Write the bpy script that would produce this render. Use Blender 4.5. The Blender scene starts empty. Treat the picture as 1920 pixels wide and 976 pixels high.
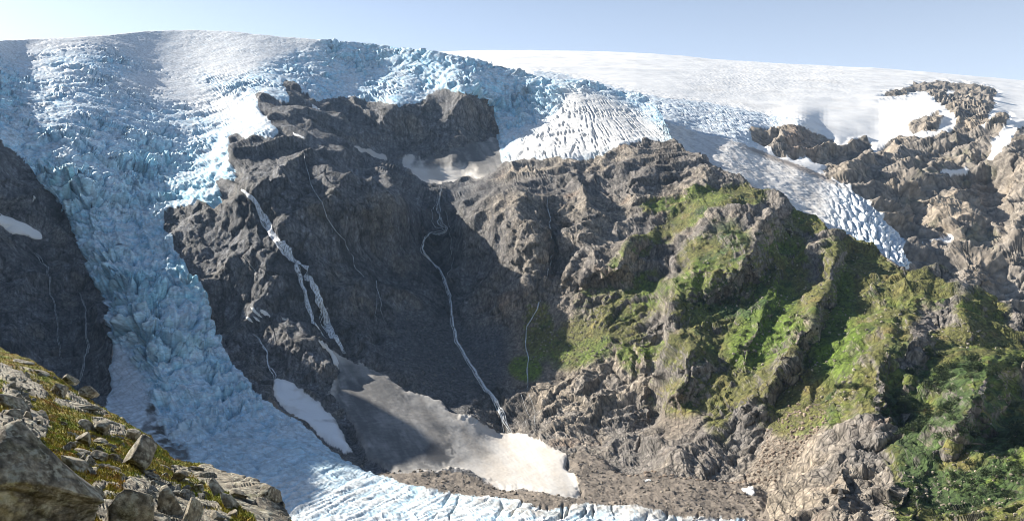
import bpy, math, random
import numpy as np

# ------------------------------------------------------------------ camera, sky, sun, exposure
SC = bpy.context.scene
COL = SC.collection
F = 1663.0; CX = 960.0; HY = 600.0            # focal length and horizon of the view, in photo pixels

cam_data = bpy.data.cameras.new('camera')
cam_data.sensor_width = 36.0
cam_data.lens = 36.0 * F / 1920.0
cam_data.shift_y = (HY - 488.0) / 1920.0
cam_data.clip_start = 0.1
cam_data.clip_end = 40000.0
cam = bpy.data.objects.new('camera', cam_data)
cam.rotation_euler = (math.radians(90), 0, 0)
COL.objects.link(cam)
SC.camera = cam

SUN = np.array([-0.745, 0.435, 0.51]); SUN = SUN / np.linalg.norm(SUN)
sun_el = math.asin(SUN[2]); sun_az = math.atan2(SUN[0], SUN[1])

world = bpy.data.worlds.new('World'); SC.world = world; world.use_nodes = True
wn = world.node_tree.nodes; wl = world.node_tree.links
wn.clear()
w_out = wn.new('ShaderNodeOutputWorld'); w_bg = wn.new('ShaderNodeBackground'); w_sky = wn.new('ShaderNodeTexSky')
w_sky.sky_type = 'NISHITA'; w_sky.sun_disc = False
w_sky.sun_elevation = sun_el; w_sky.sun_rotation = sun_az
w_sky.altitude = 900; w_sky.air_density = 1.0; w_sky.dust_density = 1.3; w_sky.ozone_density = 1.0
w_bg.inputs['Strength'].default_value = 0.062
# pale summer haze low in the sky, the same all round the horizon
w_geo = wn.new('ShaderNodeNewGeometry'); w_sep = wn.new('ShaderNodeSeparateXYZ'); w_mr = wn.new('ShaderNodeMapRange')
w_mr.inputs['From Min'].default_value = 0.0; w_mr.inputs['From Max'].default_value = 0.55
w_mr.inputs['To Min'].default_value = 1.0; w_mr.inputs['To Max'].default_value = 0.0
w_pow = wn.new('ShaderNodeMath'); w_pow.operation = 'POWER'; w_pow.inputs[1].default_value = 1.6
w_mul = wn.new('ShaderNodeMix'); w_mul.data_type = 'RGBA'; w_mul.blend_type = 'ADD'; w_mul.inputs['B'].default_value = (8.3, 8.2, 8.1, 1)
w_neg = wn.new('ShaderNodeVectorMath'); w_neg.operation = 'SCALE'; w_neg.inputs['Scale'].default_value = -1.0
wl.new(w_geo.outputs['Incoming'], w_neg.inputs[0]); wl.new(w_neg.outputs[0], w_sep.inputs[0]); wl.new(w_sep.outputs['Z'], w_mr.inputs['Value']); wl.new(w_mr.outputs[0], w_pow.inputs[0])
wl.new(w_pow.outputs[0], w_mul.inputs['Factor']); wl.new(w_sky.outputs[0], w_mul.inputs['A'])
wl.new(w_mul.outputs['Result'], w_bg.inputs[0]); wl.new(w_bg.outputs[0], w_out.inputs[0])

sl = bpy.data.lights.new('sun', 'SUN'); sl.energy = 5.0; sl.angle = math.radians(0.5); sl.color = (1.0, 0.93, 0.82)
so = bpy.data.objects.new('sun', sl); COL.objects.link(so)
from mathutils import Vector
so.rotation_euler = Vector(SUN).to_track_quat('Z', 'Y').to_euler()

SC.view_settings.view_transform = 'Standard'; SC.view_settings.look = 'None'
SC.view_settings.exposure = 1.1; SC.view_settings.gamma = 1.0
SC.cycles.max_bounces = 5; SC.cycles.diffuse_bounces = 1; SC.cycles.volume_bounces = 0
SC.cycles.use_denoising = True
SC.cycles.filter_width = 1.0
SC.cycles.transparent_max_bounces = 12

# ------------------------------------------------------------------ numeric helpers
rng = np.random.default_rng(7)
random.seed(5)
_G = rng.normal(size=(32 ** 3, 3)).astype(np.float32); _G /= np.linalg.norm(_G, axis=1)[:, None]
_J = rng.random((32 ** 3, 3)).astype(np.float32)
_H = rng.random(32 ** 3).astype(np.float32)

def _chunks(fn, P, nout=1, size=120000):
    N = len(P)
    outs = [np.empty(N, np.float32) for _ in range(nout)]
    for a in range(0, N, size):
        r = fn(P[a:a + size])
        if nout == 1: r = (r,)
        for o, q in zip(outs, r): o[a:a + size] = q
    return outs[0] if nout == 1 else outs

def _noise(P):
    i = np.floor(P); f = (P - i).astype(np.float32); i = i.astype(np.int32)
    u = f * f * f * (f * (f * 6 - 15) + 10)
    x0 = (i[:, 0] & 31); y0 = (i[:, 1] & 31) << 5; z0 = (i[:, 2] & 31) << 10
    x1 = ((i[:, 0] + 1) & 31); y1 = ((i[:, 1] + 1) & 31) << 5; z1 = ((i[:, 2] + 1) & 31) << 10
    fx, fy, fz = f[:, 0], f[:, 1], f[:, 2]
    def g(a, b, c, dx, dy, dz):
        q = _G[a + b + c]
        return q[:, 0] * (fx - dx) + q[:, 1] * (fy - dy) + q[:, 2] * (fz - dz)
    ux, uy, uz = u[:, 0], u[:, 1], u[:, 2]
    a = g(x0, y0, z0, 0, 0, 0); a += ux * (g(x1, y0, z0, 1, 0, 0) - a)
    b = g(x0, y1, z0, 0, 1, 0); b += ux * (g(x1, y1, z0, 1, 1, 0) - b)
    a += uy * (b - a)
    c = g(x0, y0, z1, 0, 0, 1); c += ux * (g(x1, y0, z1, 1, 0, 1) - c)
    d = g(x0, y1, z1, 0, 1, 1); d += ux * (g(x1, y1, z1, 1, 1, 1) - d)
    c += uy * (d - c)
    return (a + uz * (c - a)) * 1.5

def noise(P): return _chunks(_noise, P)

def fbm(P, octv=4, gain=0.5, lac=2.03):
    s = np.zeros(len(P), np.float32); a = 1.0; Q = P.astype(np.float32).copy(); t = 0
    for k in range(octv):
        s += a * noise(Q); t += a; a *= gain; Q = Q * lac + 11.7
    return s / t

def ridged(P, octv=4, gain=0.5, lac=2.1):
    s = np.zeros(len(P), np.float32); a = 1.0; Q = P.astype(np.float32).copy(); t = 0
    w = np.ones(len(P), np.float32)
    for k in range(octv):
        n = 1 - np.abs(noise(Q)) * 1.4; n = n * n
        s += a * n * w; t += a; w = np.clip(n * 1.3, 0, 1); a *= gain; Q = Q * lac + 5.3
    return s / t

def _worley(P):
    i = np.floor(P).astype(np.int32); f = (P - i).astype(np.float32)
    n = len(P); F1 = np.full(n, 9, np.float32); F2 = F1.copy(); hid = np.zeros(n, np.float32); tl = hid.copy()
    for dx in (-1, 0, 1):
        xx = (i[:, 0] + dx) & 31
        for dy in (-1, 0, 1):
            yy = ((i[:, 1] + dy) & 31) << 5
            for dz in (-1, 0, 1):
                k = xx + yy + (((i[:, 2] + dz) & 31) << 10)
                j = _J[k]
                ox = j[:, 0] + dx - f[:, 0]; oy = j[:, 1] + dy - f[:, 1]; oz = j[:, 2] + dz - f[:, 2]
                d = ox ** 2 + oy ** 2 + oz ** 2
                g = _G[k]; gt_ = g[:, 0] * ox + g[:, 1] * oy + g[:, 2] * oz
                m = d < F1
                F2 = np.where(m, F1, np.minimum(F2, d)); hid = np.where(m, _H[k], hid); tl = np.where(m, gt_, tl); F1 = np.where(m, d, F1)
    return np.sqrt(F1), np.sqrt(F2), hid, tl

def worley(P): return _chunks(_worley, P.astype(np.float32), 4)

def sstep(a, b, x):
    t = np.clip((x - a) / (b - a), 0, 1); return t * t * (3 - 2 * t)

def lerp(a, b, t): return a + (b - a) * t

def mix3(a, b, t): return a + (np.asarray(b, np.float32) - a) * t[:, None]

class TPS:
    def __init__(s, pts, reg=2e-4):
        P = np.array(pts, float); s.c = P[:, :2] / 500.0; v = np.log(P[:, 2]); n = len(P)
        r = np.linalg.norm(s.c[:, None] - s.c[None], axis=2)
        K = s.k(r) + np.eye(n) * reg
        A = np.zeros((n + 3, n + 3)); A[:n, :n] = K; A[:n, n] = 1; A[:n, n + 1:] = s.c
        A[n, :n] = 1; A[n + 1:, :n] = s.c.T
        s.w = np.linalg.solve(A, np.concatenate([v, np.zeros(3)]))
    @staticmethod
    def k(r): return np.where(r > 1e-9, r * r * np.log(np.maximum(r, 1e-9)), 0)
    def __call__(s, x, y):
        q = np.stack([x, y], 1) / 500.0; out = np.empty(len(q))
        for a in range(0, len(q), 60000):
            d = np.sqrt(((q[a:a + 60000, None] - s.c[None]) ** 2).sum(2))
            out[a:a + 60000] = s.k(d) @ s.w[:-3] + s.w[-3] + q[a:a + 60000] @ s.w[-2:]
        return np.exp(out)

# rasters of outlines traced on the mountain side, one texel = 2 photo px
RX0, RX1, RY0, RY1 = -920, 2520, 0, 1320
RW, RH = (RX1 - RX0) // 2, (RY1 - RY0) // 2

def raster(poly):
    poly = np.array(poly, float)
    out = np.zeros((RH, RW), bool)
    xs = RX0 + 1 + 2 * np.arange(RW)
    x0, y0 = poly[-1]
    ymin, ymax = poly[:, 1].min(), poly[:, 1].max()
    xmin, xmax = poly[:, 0].min(), poly[:, 0].max()
    ia = max(0, int((xmin - RX0) / 2) - 1); ib = min(RW, int((xmax - RX0) / 2) + 2)
    ja = max(0, int((ymin - RY0) / 2) - 1); jb = min(RH, int((ymax - RY0) / 2) + 2)
    ys = (RY0 + 1 + 2 * np.arange(ja, jb))[:, None]; xx = xs[None, ia:ib]
    sub = np.zeros((jb - ja, ib - ia), bool)
    for x1, y1 in poly:
        if y1 != y0:
            c = ((y0 > ys) != (y1 > ys)) & (xx < (x1 - x0) * (ys - y0) / (y1 - y0) + x0)
            sub ^= c
        x0, y0 = x1, y1
    out[ja:jb, ia:ib] = sub
    return out

def blur(m, r):
    m = m.astype(np.float32)
    r = max(1, int(round(r / 2)))
    for _ in range(2):
        for ax in (0, 1):
            p = np.pad(m, [(r + 1, r) if k == ax else (0, 0) for k in (0, 1)], mode='edge')
            c = np.cumsum(p, axis=ax)
            if ax == 0: m = (c[2 * r + 1:] - c[:-2 * r - 1]) / (2 * r + 1)
            else: m = (c[:, 2 * r + 1:] - c[:, :-2 * r - 1]) / (2 * r + 1)
    return m

def area(polys, soft=0):
    m = np.zeros((RH, RW), bool)
    for p in polys: m |= raster(p)
    return blur(m, soft) if soft else m.astype(np.float32)

def samp(m, x, y):
    u = np.clip((x - RX0 - 1) / 2, 0, RW - 1.001); v = np.clip((y - RY0 - 1) / 2, 0, RH - 1.001)
    i = u.astype(np.int32); j = v.astype(np.int32); fu = (u - i).astype(np.float32); fv = (v - j).astype(np.float32)
    return (m[j, i] * (1 - fu) + m[j, i + 1] * fu) * (1 - fv) + (m[j + 1, i] * (1 - fu) + m[j + 1, i + 1] * fu) * fv

def blobs(lst, x, y):
    """soft ellipses (cx, cy, rx, ry, tilt_deg, weight)"""
    s = np.zeros(len(x), np.float32)
    for cx, cy, rx, ry, a, w in lst:
        c, sn = math.cos(math.radians(a)), math.sin(math.radians(a))
        dx = x - cx; dy = y - cy
        q = ((dx * c + dy * sn) / rx) ** 2 + ((-dx * sn + dy * c) / ry) ** 2
        s = np.maximum(s, w * np.clip(1.5 - q, 0, 1)) if w > 0 else s * (1 - (-w) * np.clip(1.5 - q, 0, 1))
    return s

def fold(x, y, line):
    """spur (+) or gully (-): rows (x, y, metres, width to the left, width to the right) listed by y"""
    L = np.array(line, float)
    xc = np.interp(y, L[:, 1], L[:, 0]); am = np.interp(y, L[:, 1], L[:, 2], left=0, right=0)
    wl_ = np.interp(y, L[:, 1], L[:, 3]); wr_ = np.interp(y, L[:, 1], L[:, 4])
    d = x - xc
    q = np.where(d < 0, 1 + d / wl_, 1 - d / wr_)
    return am * np.clip(q, 0, 1)

# ------------------------------------------------------------------ object helpers
def tag(o, label=None, cat=None, group=None, kind=None):
    if label: o['label'] = label
    if cat: o['category'] = cat
    if group: o['group'] = group
    if kind: o['kind'] = kind
    return o

def mesh_np(name, V, Fq, mat, col=None, smooth=True, attrs=None, parent=None, normals=None):
    """V (n,3), Fq (m,3 or 4) index array"""
    me = bpy.data.meshes.new(name)
    V = np.ascontiguousarray(V, np.float32); Fq = np.ascontiguousarray(Fq, np.int32)
    n, k = Fq.shape
    me.vertices.add(len(V)); me.vertices.foreach_set('co', V.ravel())
    me.loops.add(n * k); me.loops.foreach_set('vertex_index', Fq.ravel())
    me.polygons.add(n)
    me.polygons.foreach_set('loop_start', np.arange(0, n * k, k, dtype=np.int32))
    me.polygons.foreach_set('use_smooth', np.full(n, smooth))
    me.update(calc_edges=True)
    if col is not None:
        a = me.attributes.new('tint', 'FLOAT_COLOR', 'POINT')
        c4 = np.ones((len(V), 4), np.float32); c4[:, :3] = np.clip(col, 0, 1)
        a.data.foreach_set('color', c4.ravel())
    for nm, v in (attrs or {}).items():
        a = me.attributes.new(nm, 'FLOAT', 'POINT'); a.data.foreach_set('value', np.ascontiguousarray(v, np.float32))
    if normals is not None: me.normals_split_custom_set_from_vertices(normals)
    me.materials.append(mat)
    o = bpy.data.objects.new(name, me); COL.objects.link(o)
    if parent: o.parent = parent
    return o

def submesh(V, Fq, sel, col):
    f = Fq[sel]; u, inv = np.unique(f, return_inverse=True)
    return V[u], inv.reshape(f.shape), col[u], u

ONES = 'first second third fourth fifth sixth seventh eighth ninth tenth eleventh twelfth thirteenth fourteenth fifteenth sixteenth seventeenth eighteenth nineteenth'.split()
TENS = {2: 'twenty', 3: 'thirty', 4: 'forty', 5: 'fifty'}
def ordinal(n):
    if n < 20: return ONES[n - 1]
    t, u = divmod(n, 10)
    return TENS[t] + '-' + ONES[u - 1] if u else TENS[t][:-1] + 'ieth'

# ------------------------------------------------------------------ materials
def material(name, rough=0.85, tint=True, base=(0.3, 0.3, 0.3), vary=0.25, scale=0.1, bump=0.5, bscale=0.3, dist=2.0,
             spec=0.3, sub=0.0, stretch=(1, 1, 1), lo=0.7, hi=1.25, cracks=0.0, cstretch=(1, 1, .5), cdark=.45, spots=0):
    m = bpy.data.materials.new(name); m.use_nodes = True
    nt = m.node_tree; N = nt.nodes; L = nt.links
    b = N['Principled BSDF']; b.inputs['Roughness'].default_value = rough
    b.inputs['Specular IOR Level'].default_value = spec
    tc = N.new('ShaderNodeTexCoord'); mp = N.new('ShaderNodeMapping'); mp.inputs['Scale'].default_value = stretch
    L.new(tc.outputs['Object'], mp.inputs[0])
    n1 = N.new('ShaderNodeTexNoise'); n1.inputs['Scale'].default_value = scale; n1.inputs['Detail'].default_value = 6
    n1.inputs['Roughness'].default_value = 0.65
    L.new(mp.outputs[0], n1.inputs['Vector'])
    mr = N.new('ShaderNodeMapRange'); mr.inputs['From Min'].default_value = 0.3; mr.inputs['From Max'].default_value = 0.7
    mr.inputs['To Min'].default_value = lo; mr.inputs['To Max'].default_value = hi
    L.new(n1.outputs[0], mr.inputs['Value'])
    mx = N.new('ShaderNodeMix'); mx.data_type = 'RGBA'; mx.blend_type = 'MULTIPLY'; mx.inputs['Factor'].default_value = 1.0
    if tint:
        at = N.new('ShaderNodeAttribute'); at.attribute_name = 'tint'; L.new(at.outputs['Color'], mx.inputs['A'])
    else:
        mx.inputs['A'].default_value = (*base, 1)
    L.new(mr.outputs[0], mx.inputs['B'])
    L.new(mx.outputs['Result'], b.inputs['Base Color'])
    n2 = N.new('ShaderNodeTexNoise'); n2.inputs['Scale'].default_value = bscale; n2.inputs['Detail'].default_value = 8
    n2.inputs['Roughness'].default_value = 0.7; L.new(mp.outputs[0], n2.inputs['Vector'])
    if cracks:
        mc = N.new('ShaderNodeMapping'); mc.inputs['Scale'].default_value = cstretch; mc.inputs['Rotation'].default_value = (0.1, 0.25, 0)
        wn_ = N.new('ShaderNodeTexNoise'); wn_.inputs['Scale'].default_value = cracks * .6; wn_.inputs['Detail'].default_value = 3
        ad = N.new('ShaderNodeVectorMath'); ad.operation = 'MULTIPLY_ADD'; ad.inputs[1].default_value = (1.1 / cracks,) * 3
        L.new(tc.outputs['Object'], mc.inputs[0]); L.new(mc.outputs[0], wn_.inputs['Vector']); L.new(wn_.outputs['Color'], ad.inputs[0]); L.new(mc.outputs[0], ad.inputs[2])
        vo = N.new('ShaderNodeTexVoronoi'); vo.feature = 'DISTANCE_TO_EDGE'; vo.inputs['Scale'].default_value = cracks; L.new(ad.outputs[0], vo.inputs['Vector'])
        cm = N.new('ShaderNodeMapRange'); cm.inputs['From Min'].default_value = 0.0; cm.inputs['From Max'].default_value = .13
        cm.inputs['To Min'].default_value = cdark; L.new(vo.outputs['Distance'], cm.inputs['Value'])
        m2 = N.new('ShaderNodeMix'); m2.data_type = 'RGBA'; m2.blend_type = 'MULTIPLY'; m2.inputs['Factor'].default_value = 1.0
        L.new(mx.outputs['Result'], m2.inputs['A']); L.new(cm.outputs[0], m2.inputs['B']); L.new(m2.outputs['Result'], b.inputs['Base Color'])
        bs = N.new('ShaderNodeMath'); bs.operation = 'MULTIPLY_ADD'; bs.inputs[1].default_value = .6; L.new(cm.outputs[0], bs.inputs[0]); L.new(n2.outputs[0], bs.inputs[2])
        n2 = bs
    if spots:
        ns = N.new('ShaderNodeTexNoise'); ns.inputs['Scale'].default_value = spots; ns.inputs['Detail'].default_value = 5; ns.inputs['Roughness'].default_value = .75
        L.new(tc.outputs['Object'], ns.inputs['Vector']); sm = N.new('ShaderNodeMapRange'); sm.inputs['From Min'].default_value = .52; sm.inputs['From Max'].default_value = .60; sm.inputs['To Max'].default_value = .75
        L.new(ns.outputs[0], sm.inputs['Value']); m3 = N.new('ShaderNodeMix'); m3.data_type = 'RGBA'; m3.inputs['B'].default_value = (.46, .45, .36, 1)
        src = b.inputs['Base Color'].links[0].from_socket; L.new(sm.outputs[0], m3.inputs['Factor']); L.new(src, m3.inputs['A']); L.new(m3.outputs['Result'], b.inputs['Base Color'])
    bp = N.new('ShaderNodeBump'); bp.inputs['Strength'].default_value = bump; bp.inputs['Distance'].default_value = dist
    L.new(n2.outputs[0], bp.inputs['Height']); L.new(bp.outputs[0], b.inputs['Normal'])
    if sub > 0:
        b.inputs['Subsurface Weight'].default_value = sub
        b.inputs['Subsurface Radius'].default_value = (1.0, 2.5, 4.0); b.inputs['Subsurface Scale'].default_value = 1.0
    return m

M_ROCK = material('cliff_rock', 0.8, bump=0.9, bscale=0.15, dist=4.0, scale=0.22, lo=0.38, hi=1.55, stretch=(1, 1, 0.4), cracks=.16, cdark=.6)
M_ICE = material('glacier_ice', 0.7, cracks=.09, cstretch=(.6, .6, 1.5), cdark=.80, bump=0.5, bscale=0.12, dist=3.0, scale=0.08, lo=0.85, hi=1.15, spec=0.2)
M_SNOW = material('old_snow', 0.7, bump=0.25, bscale=0.05, dist=3.0, scale=0.02, lo=0.94, hi=1.04, spec=0.3)
M_GRAVEL = material('moraine_gravel', 0.95, bump=0.9, bscale=0.5, dist=1.5, scale=0.3, lo=0.7, hi=1.3)

#@@TERRAIN
# ------------------------------------------------------------------ the mountain side: traced outlines
SKY_B = [(-920, 150), (-600, 60), (-400, 40), (-300, 80), (-240, 100), (-150, 55), (-112, 78), (-85, 120), (-60, 190), (-30, 225), (-9, 190), (-1, 78), (0, 77), (60, 73), (130, 70), (200, 66), (280, 58), (350, 56), (420, 58), (470, 63),
         (540, 70), (604, 75), (640, 76), (680, 80), (740, 87), (800, 94), (850, 102), (900, 113), (950, 126), (1000, 140), (1040, 149),
         (1092, 150), (1142, 164), (1192, 177), (1230, 194), (1242, 218), (1256, 250), (1270, 271), (1280, 275), (1310, 289), (1340, 308), (1370, 327), (1400, 342),
         (1426, 346), (1451, 358), (1476, 380), (1486, 389), (1511, 397), (1546, 413), (1566, 427), (1591, 433), (1606, 450),
         (1631, 458), (1662, 472), (1687, 485), (1717, 496), (1752, 506), (1782, 512), (1812, 529), (1837, 549), (1857, 560),
         (1882, 573), (1907, 585), (1920, 602), (1980, 640), (2100, 700), (2520, 860)]
ICE = [(-920, 0), (1040, 0), (1235, 190), (1255, 225), (1266, 262), (1236, 264), (1220, 262), (1180, 267), (1150, 277), (1130, 285), (1107, 294), (1090, 295),
       (1069, 300), (1045, 296), (1000, 298), (981, 297), (961, 306), (941, 303), (938, 285), (932, 256), (935, 241), (929, 221), (926, 206),
       (916, 191), (896, 176), (866, 171), (841, 166), (816, 167), (801, 177), (801, 187), (786, 193), (765, 197), (750, 197),
       (720, 188), (680, 186), (640, 182), (622, 182), (607, 188), (587, 186), (567, 166), (542, 149), (526, 155), (540, 173),
       (547, 188), (527, 186), (502, 178), (477, 171), (482, 190), (487, 203), (502, 223), (526, 246), (507, 256), (467, 258),
       (437, 249), (427, 258), (429, 291), (434, 321), (433, 341), (417, 331), (400, 331), (412, 351), (414, 371), (405, 394),
       (387, 383), (367, 374), (369, 389), (341, 391), (321, 389), (304, 407), (309, 427), (321, 447), (331, 472), (346, 490),
       (361, 516), (379, 541), (392, 551), (397, 586), (404, 622), (417, 652), (437, 682), (462, 712), (482, 740), (522, 769),
       (562, 797), (602, 817), (640, 855), (690, 878), (740, 900), (791, 916), (831, 923), (891, 929), (966, 940), (1022, 953),
       (1092, 945), (1142, 950), (1207, 955), (1280, 965), (1400, 978), (1450, 1000), (1500, 1320), (-300, 1320), (150, 900), (190, 780), (203, 757), (206, 722),
       (201, 687), (213, 657), (201, 617), (196, 576), (176, 541), (166, 516), (161, 490), (151, 462), (136, 432), (120, 397),
       (100, 371), (75, 341), (55, 311), (30, 291), (0, 258), (-60, 200), (-150, 110), (-240, 60), (-920, 60)]
CONE = [(605, 650), (612, 652), (640, 668), (665, 680), (700, 692), (735, 708), (770, 727), (800, 735), (830, 747), (850, 772), (900, 795), (935, 809),
        (980, 808), (1010, 825), (1040, 838), (1063, 848), (1058, 868), (1080, 900), (1088, 925), (1060, 936), (1022, 925),
        (991, 915), (941, 913), (905, 903), (870, 886), (841, 880), (816, 888), (740, 883), (690, 850), (665, 800), (640, 760),
        (612, 735), (625, 712), (638, 695), (630, 678)]
CONE2 = [(515, 704), (530, 708), (545, 712), (562, 728), (585, 745), (608, 765), (628, 780), (645, 808), (664, 842), (640, 838), (620, 822), (600, 812),
         (585, 800), (570, 792), (550, 775), (538, 765), (515, 745), (511, 735)]
MIST = [(748, 296), (766, 291), (796, 297), (821, 290), (851, 277), (890, 267), (931, 256), (942, 290), (946, 305), (925, 322), (895, 335), (868, 330),
        (845, 345), (815, 348), (790, 343), (780, 330), (765, 315)]
SHELF = [(655, 269), (672, 275), (700, 281), (735, 293), (728, 297), (700, 293), (675, 285), (660, 278)]
APRON = [(203, 655), (213, 640), (240, 660), (262, 700), (278, 740), (290, 770), (320, 835), (350, 880), (300, 880), (180, 780), (203, 757)]
RUBBLE = [(480, 735), (515, 745), (540, 768), (600, 815), (645, 845), (700, 875), (840, 885), (905, 905), (990, 916), (1022, 926), (1060, 937), (1090, 928),
          (1070, 868), (1066, 846), (1090, 836), (1130, 850), (1160, 880), (1190, 895), (1250, 890), (1320, 895), (1400, 905), (1428, 915), (1450, 1000), (1400, 978),
          (1280, 965), (1207, 955), (1142, 950), (1092, 945), (1022, 953), (966, 940), (891, 929), (831, 923), (791, 916),
          (740, 900), (690, 878), (640, 855), (602, 817), (562, 797), (522, 769)]
SCREE = [(740, 590), (781, 586), (841, 607), (881, 612), (941, 612), (966, 587), (1000, 580), (1060, 560), (1100, 600), (1140, 620), (1160, 660), (1100, 690), (1060, 700),
         (1000, 720), (961, 727), (921, 722), (870, 740), (816, 737), (771, 715), (745, 660)]
SCREE2 = [(1405, 868), (1440, 800), (1480, 755), (1530, 740), (1560, 790), (1500, 850), (1440, 905), (1300, 895), (1180, 895), (1160, 878), (1230, 884), (1330, 890), (1390, 890)]
SCREE4 = [(1222, 800), (1245, 735), (1305, 742), (1330, 790), (1300, 820), (1250, 840)]
SCREE3 = [(1800, 640), (1850, 635), (1900, 650), (1880, 690), (1830, 675)]
RIDGE = [(1000, 560), (1060, 520), (1100, 480), (1150, 440), (1230, 390), (1270, 300), (1263, 255), (1400, 300), (2520, 700), (2520, 1320), (1430, 1320), (1440, 976),
         (1400, 900), (1060, 870), (960, 780), (940, 640)]
SNOWTOP = [(-920, 0), (1040, 0), (604, 72), (600, 84), (560, 86), (520, 98), (490, 112), (470, 128), (430, 140), (385, 132), (345, 128), (300, 118), (262, 112), (232, 100),
           (210, 92), (100, 96), (0, 100), (-920, 130)]
SNOWB = [[(262, 108), (345, 125), (420, 140), (470, 130), (520, 100), (600, 84), (560, 78), (400, 80), (280, 92)],
         [(0, 100), (60, 108), (100, 125), (118, 135), (60, 128), (0, 112)],
         [(190, 160), (262, 130), (345, 128), (400, 168), (436, 182), (440, 190), (400, 188), (360, 192), (301, 190), (250, 170)],
         [(301, 190), (345, 188), (400, 196), (436, 178), (470, 200), (500, 222), (526, 245), (512, 248), (470, 236), (430, 222), (380, 208), (330, 200)]]
LOBE = [(1041, 152), (1060, 160), (1100, 168), (1142, 178), (1192, 205), (1230, 232), (1262, 262), (1220, 266), (1180, 270), (1130, 288), (1107, 296),
        (1069, 302), (1000, 300), (961, 308), (941, 305), (960, 275), (985, 248), (1020, 228), (1040, 207), (1052, 190), (1058, 175)]

MAIN_A = [(450, 354, .3), (462, 362, .5), (478, 377, .7), (489, 397, .9), (500, 419, 1), (512, 443, 1.1), (524, 465, 1.3), (536, 483, 1.6), (548, 500, 1.5)]
MAIN_B = [(536, 483, .8), (550, 505, .9), (562, 528, 1), (573, 552, 1), (582, 575, 1), (589, 598, .8), (600, 612, .3), (614, 636, .3)]
MAIN_C = [(548, 490, 1), (562, 505, 1.1), (575, 520, 1.2), (588, 533, .8), (596, 556, 1), (604, 580, 1.1), (612, 604, 1.2), (621, 628, 1.1), (634, 648, .9), (647, 664, .7)]
CEN = [(826, 350, 1.4), (822, 368, 1.4), (818, 388, 1.1), (822, 408, 1), (826, 420, 1), (815, 434, 1), (803, 448, 1), (792, 463, 1.2), (796, 474, 1.4), (812, 488, 1.6), (822, 500, 1), (832, 522, 1.2), (838, 540, 1.2), (844, 560, 1), (845, 585, 1),
       (849, 610, 1.2), (857, 640, 1.3), (868, 660, 1.3), (880, 683, 1.4), (892, 702, 1.6), (905, 722, 1.6), (922, 744, 1.8), (934, 762, 2), (943, 784, 2.2), (948, 806, 2.2)]
THIN = [[(562, 268), (585, 335), (612, 410), (656, 464), (668, 500), (700, 535), (716, 578), (726, 610)], [(1026, 362), (1034, 410), (1034, 470), (1028, 520), (1022, 545)], [(985, 700), (985, 760), (995, 812)],
        [(62, 455), (90, 500), (92, 530), (106, 600), (118, 668)], [(140, 530), (160, 590), (160, 640), (148, 712)]]
def band(path, w):
    p = np.array([q[:2] for q in path], float); d = np.gradient(p, axis=0); d /= np.hypot(d[:, 0], d[:, 1])[:, None]; n = np.stack([-d[:, 1], d[:, 0]], 1)
    return (p + n * w).tolist() + (p - n * w)[::-1].tolist()
def maps():
    d = {}
    d['ice'] = area([ICE], 4); d['cone'] = area([CONE], 4); d['cone2'] = area([CONE2], 4); d['mist'] = area([MIST], 6)
    d['shelf'] = area([SHELF], 3); d['apron'] = area([APRON], 8); d['rubble'] = area([RUBBLE], 8)
    d['scree'] = area([SCREE, SCREE2, SCREE3, SCREE4], 18); d['ridge'] = area([RIDGE], 60)
    d['snowtop'] = area([SNOWTOP], 10); d['snowb'] = area(SNOWB, 12); d['lobe'] = area([LOBE], 8)
    d['icesoft'] = area([ICE], 36)
    d['wetrock'] = area([band(MAIN_A, 22), band(MAIN_B, 18), band(MAIN_C, 26), band(CEN, 14)] + [band(t, 10) for t in THIN], 12)
    return d
MP = maps()

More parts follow.
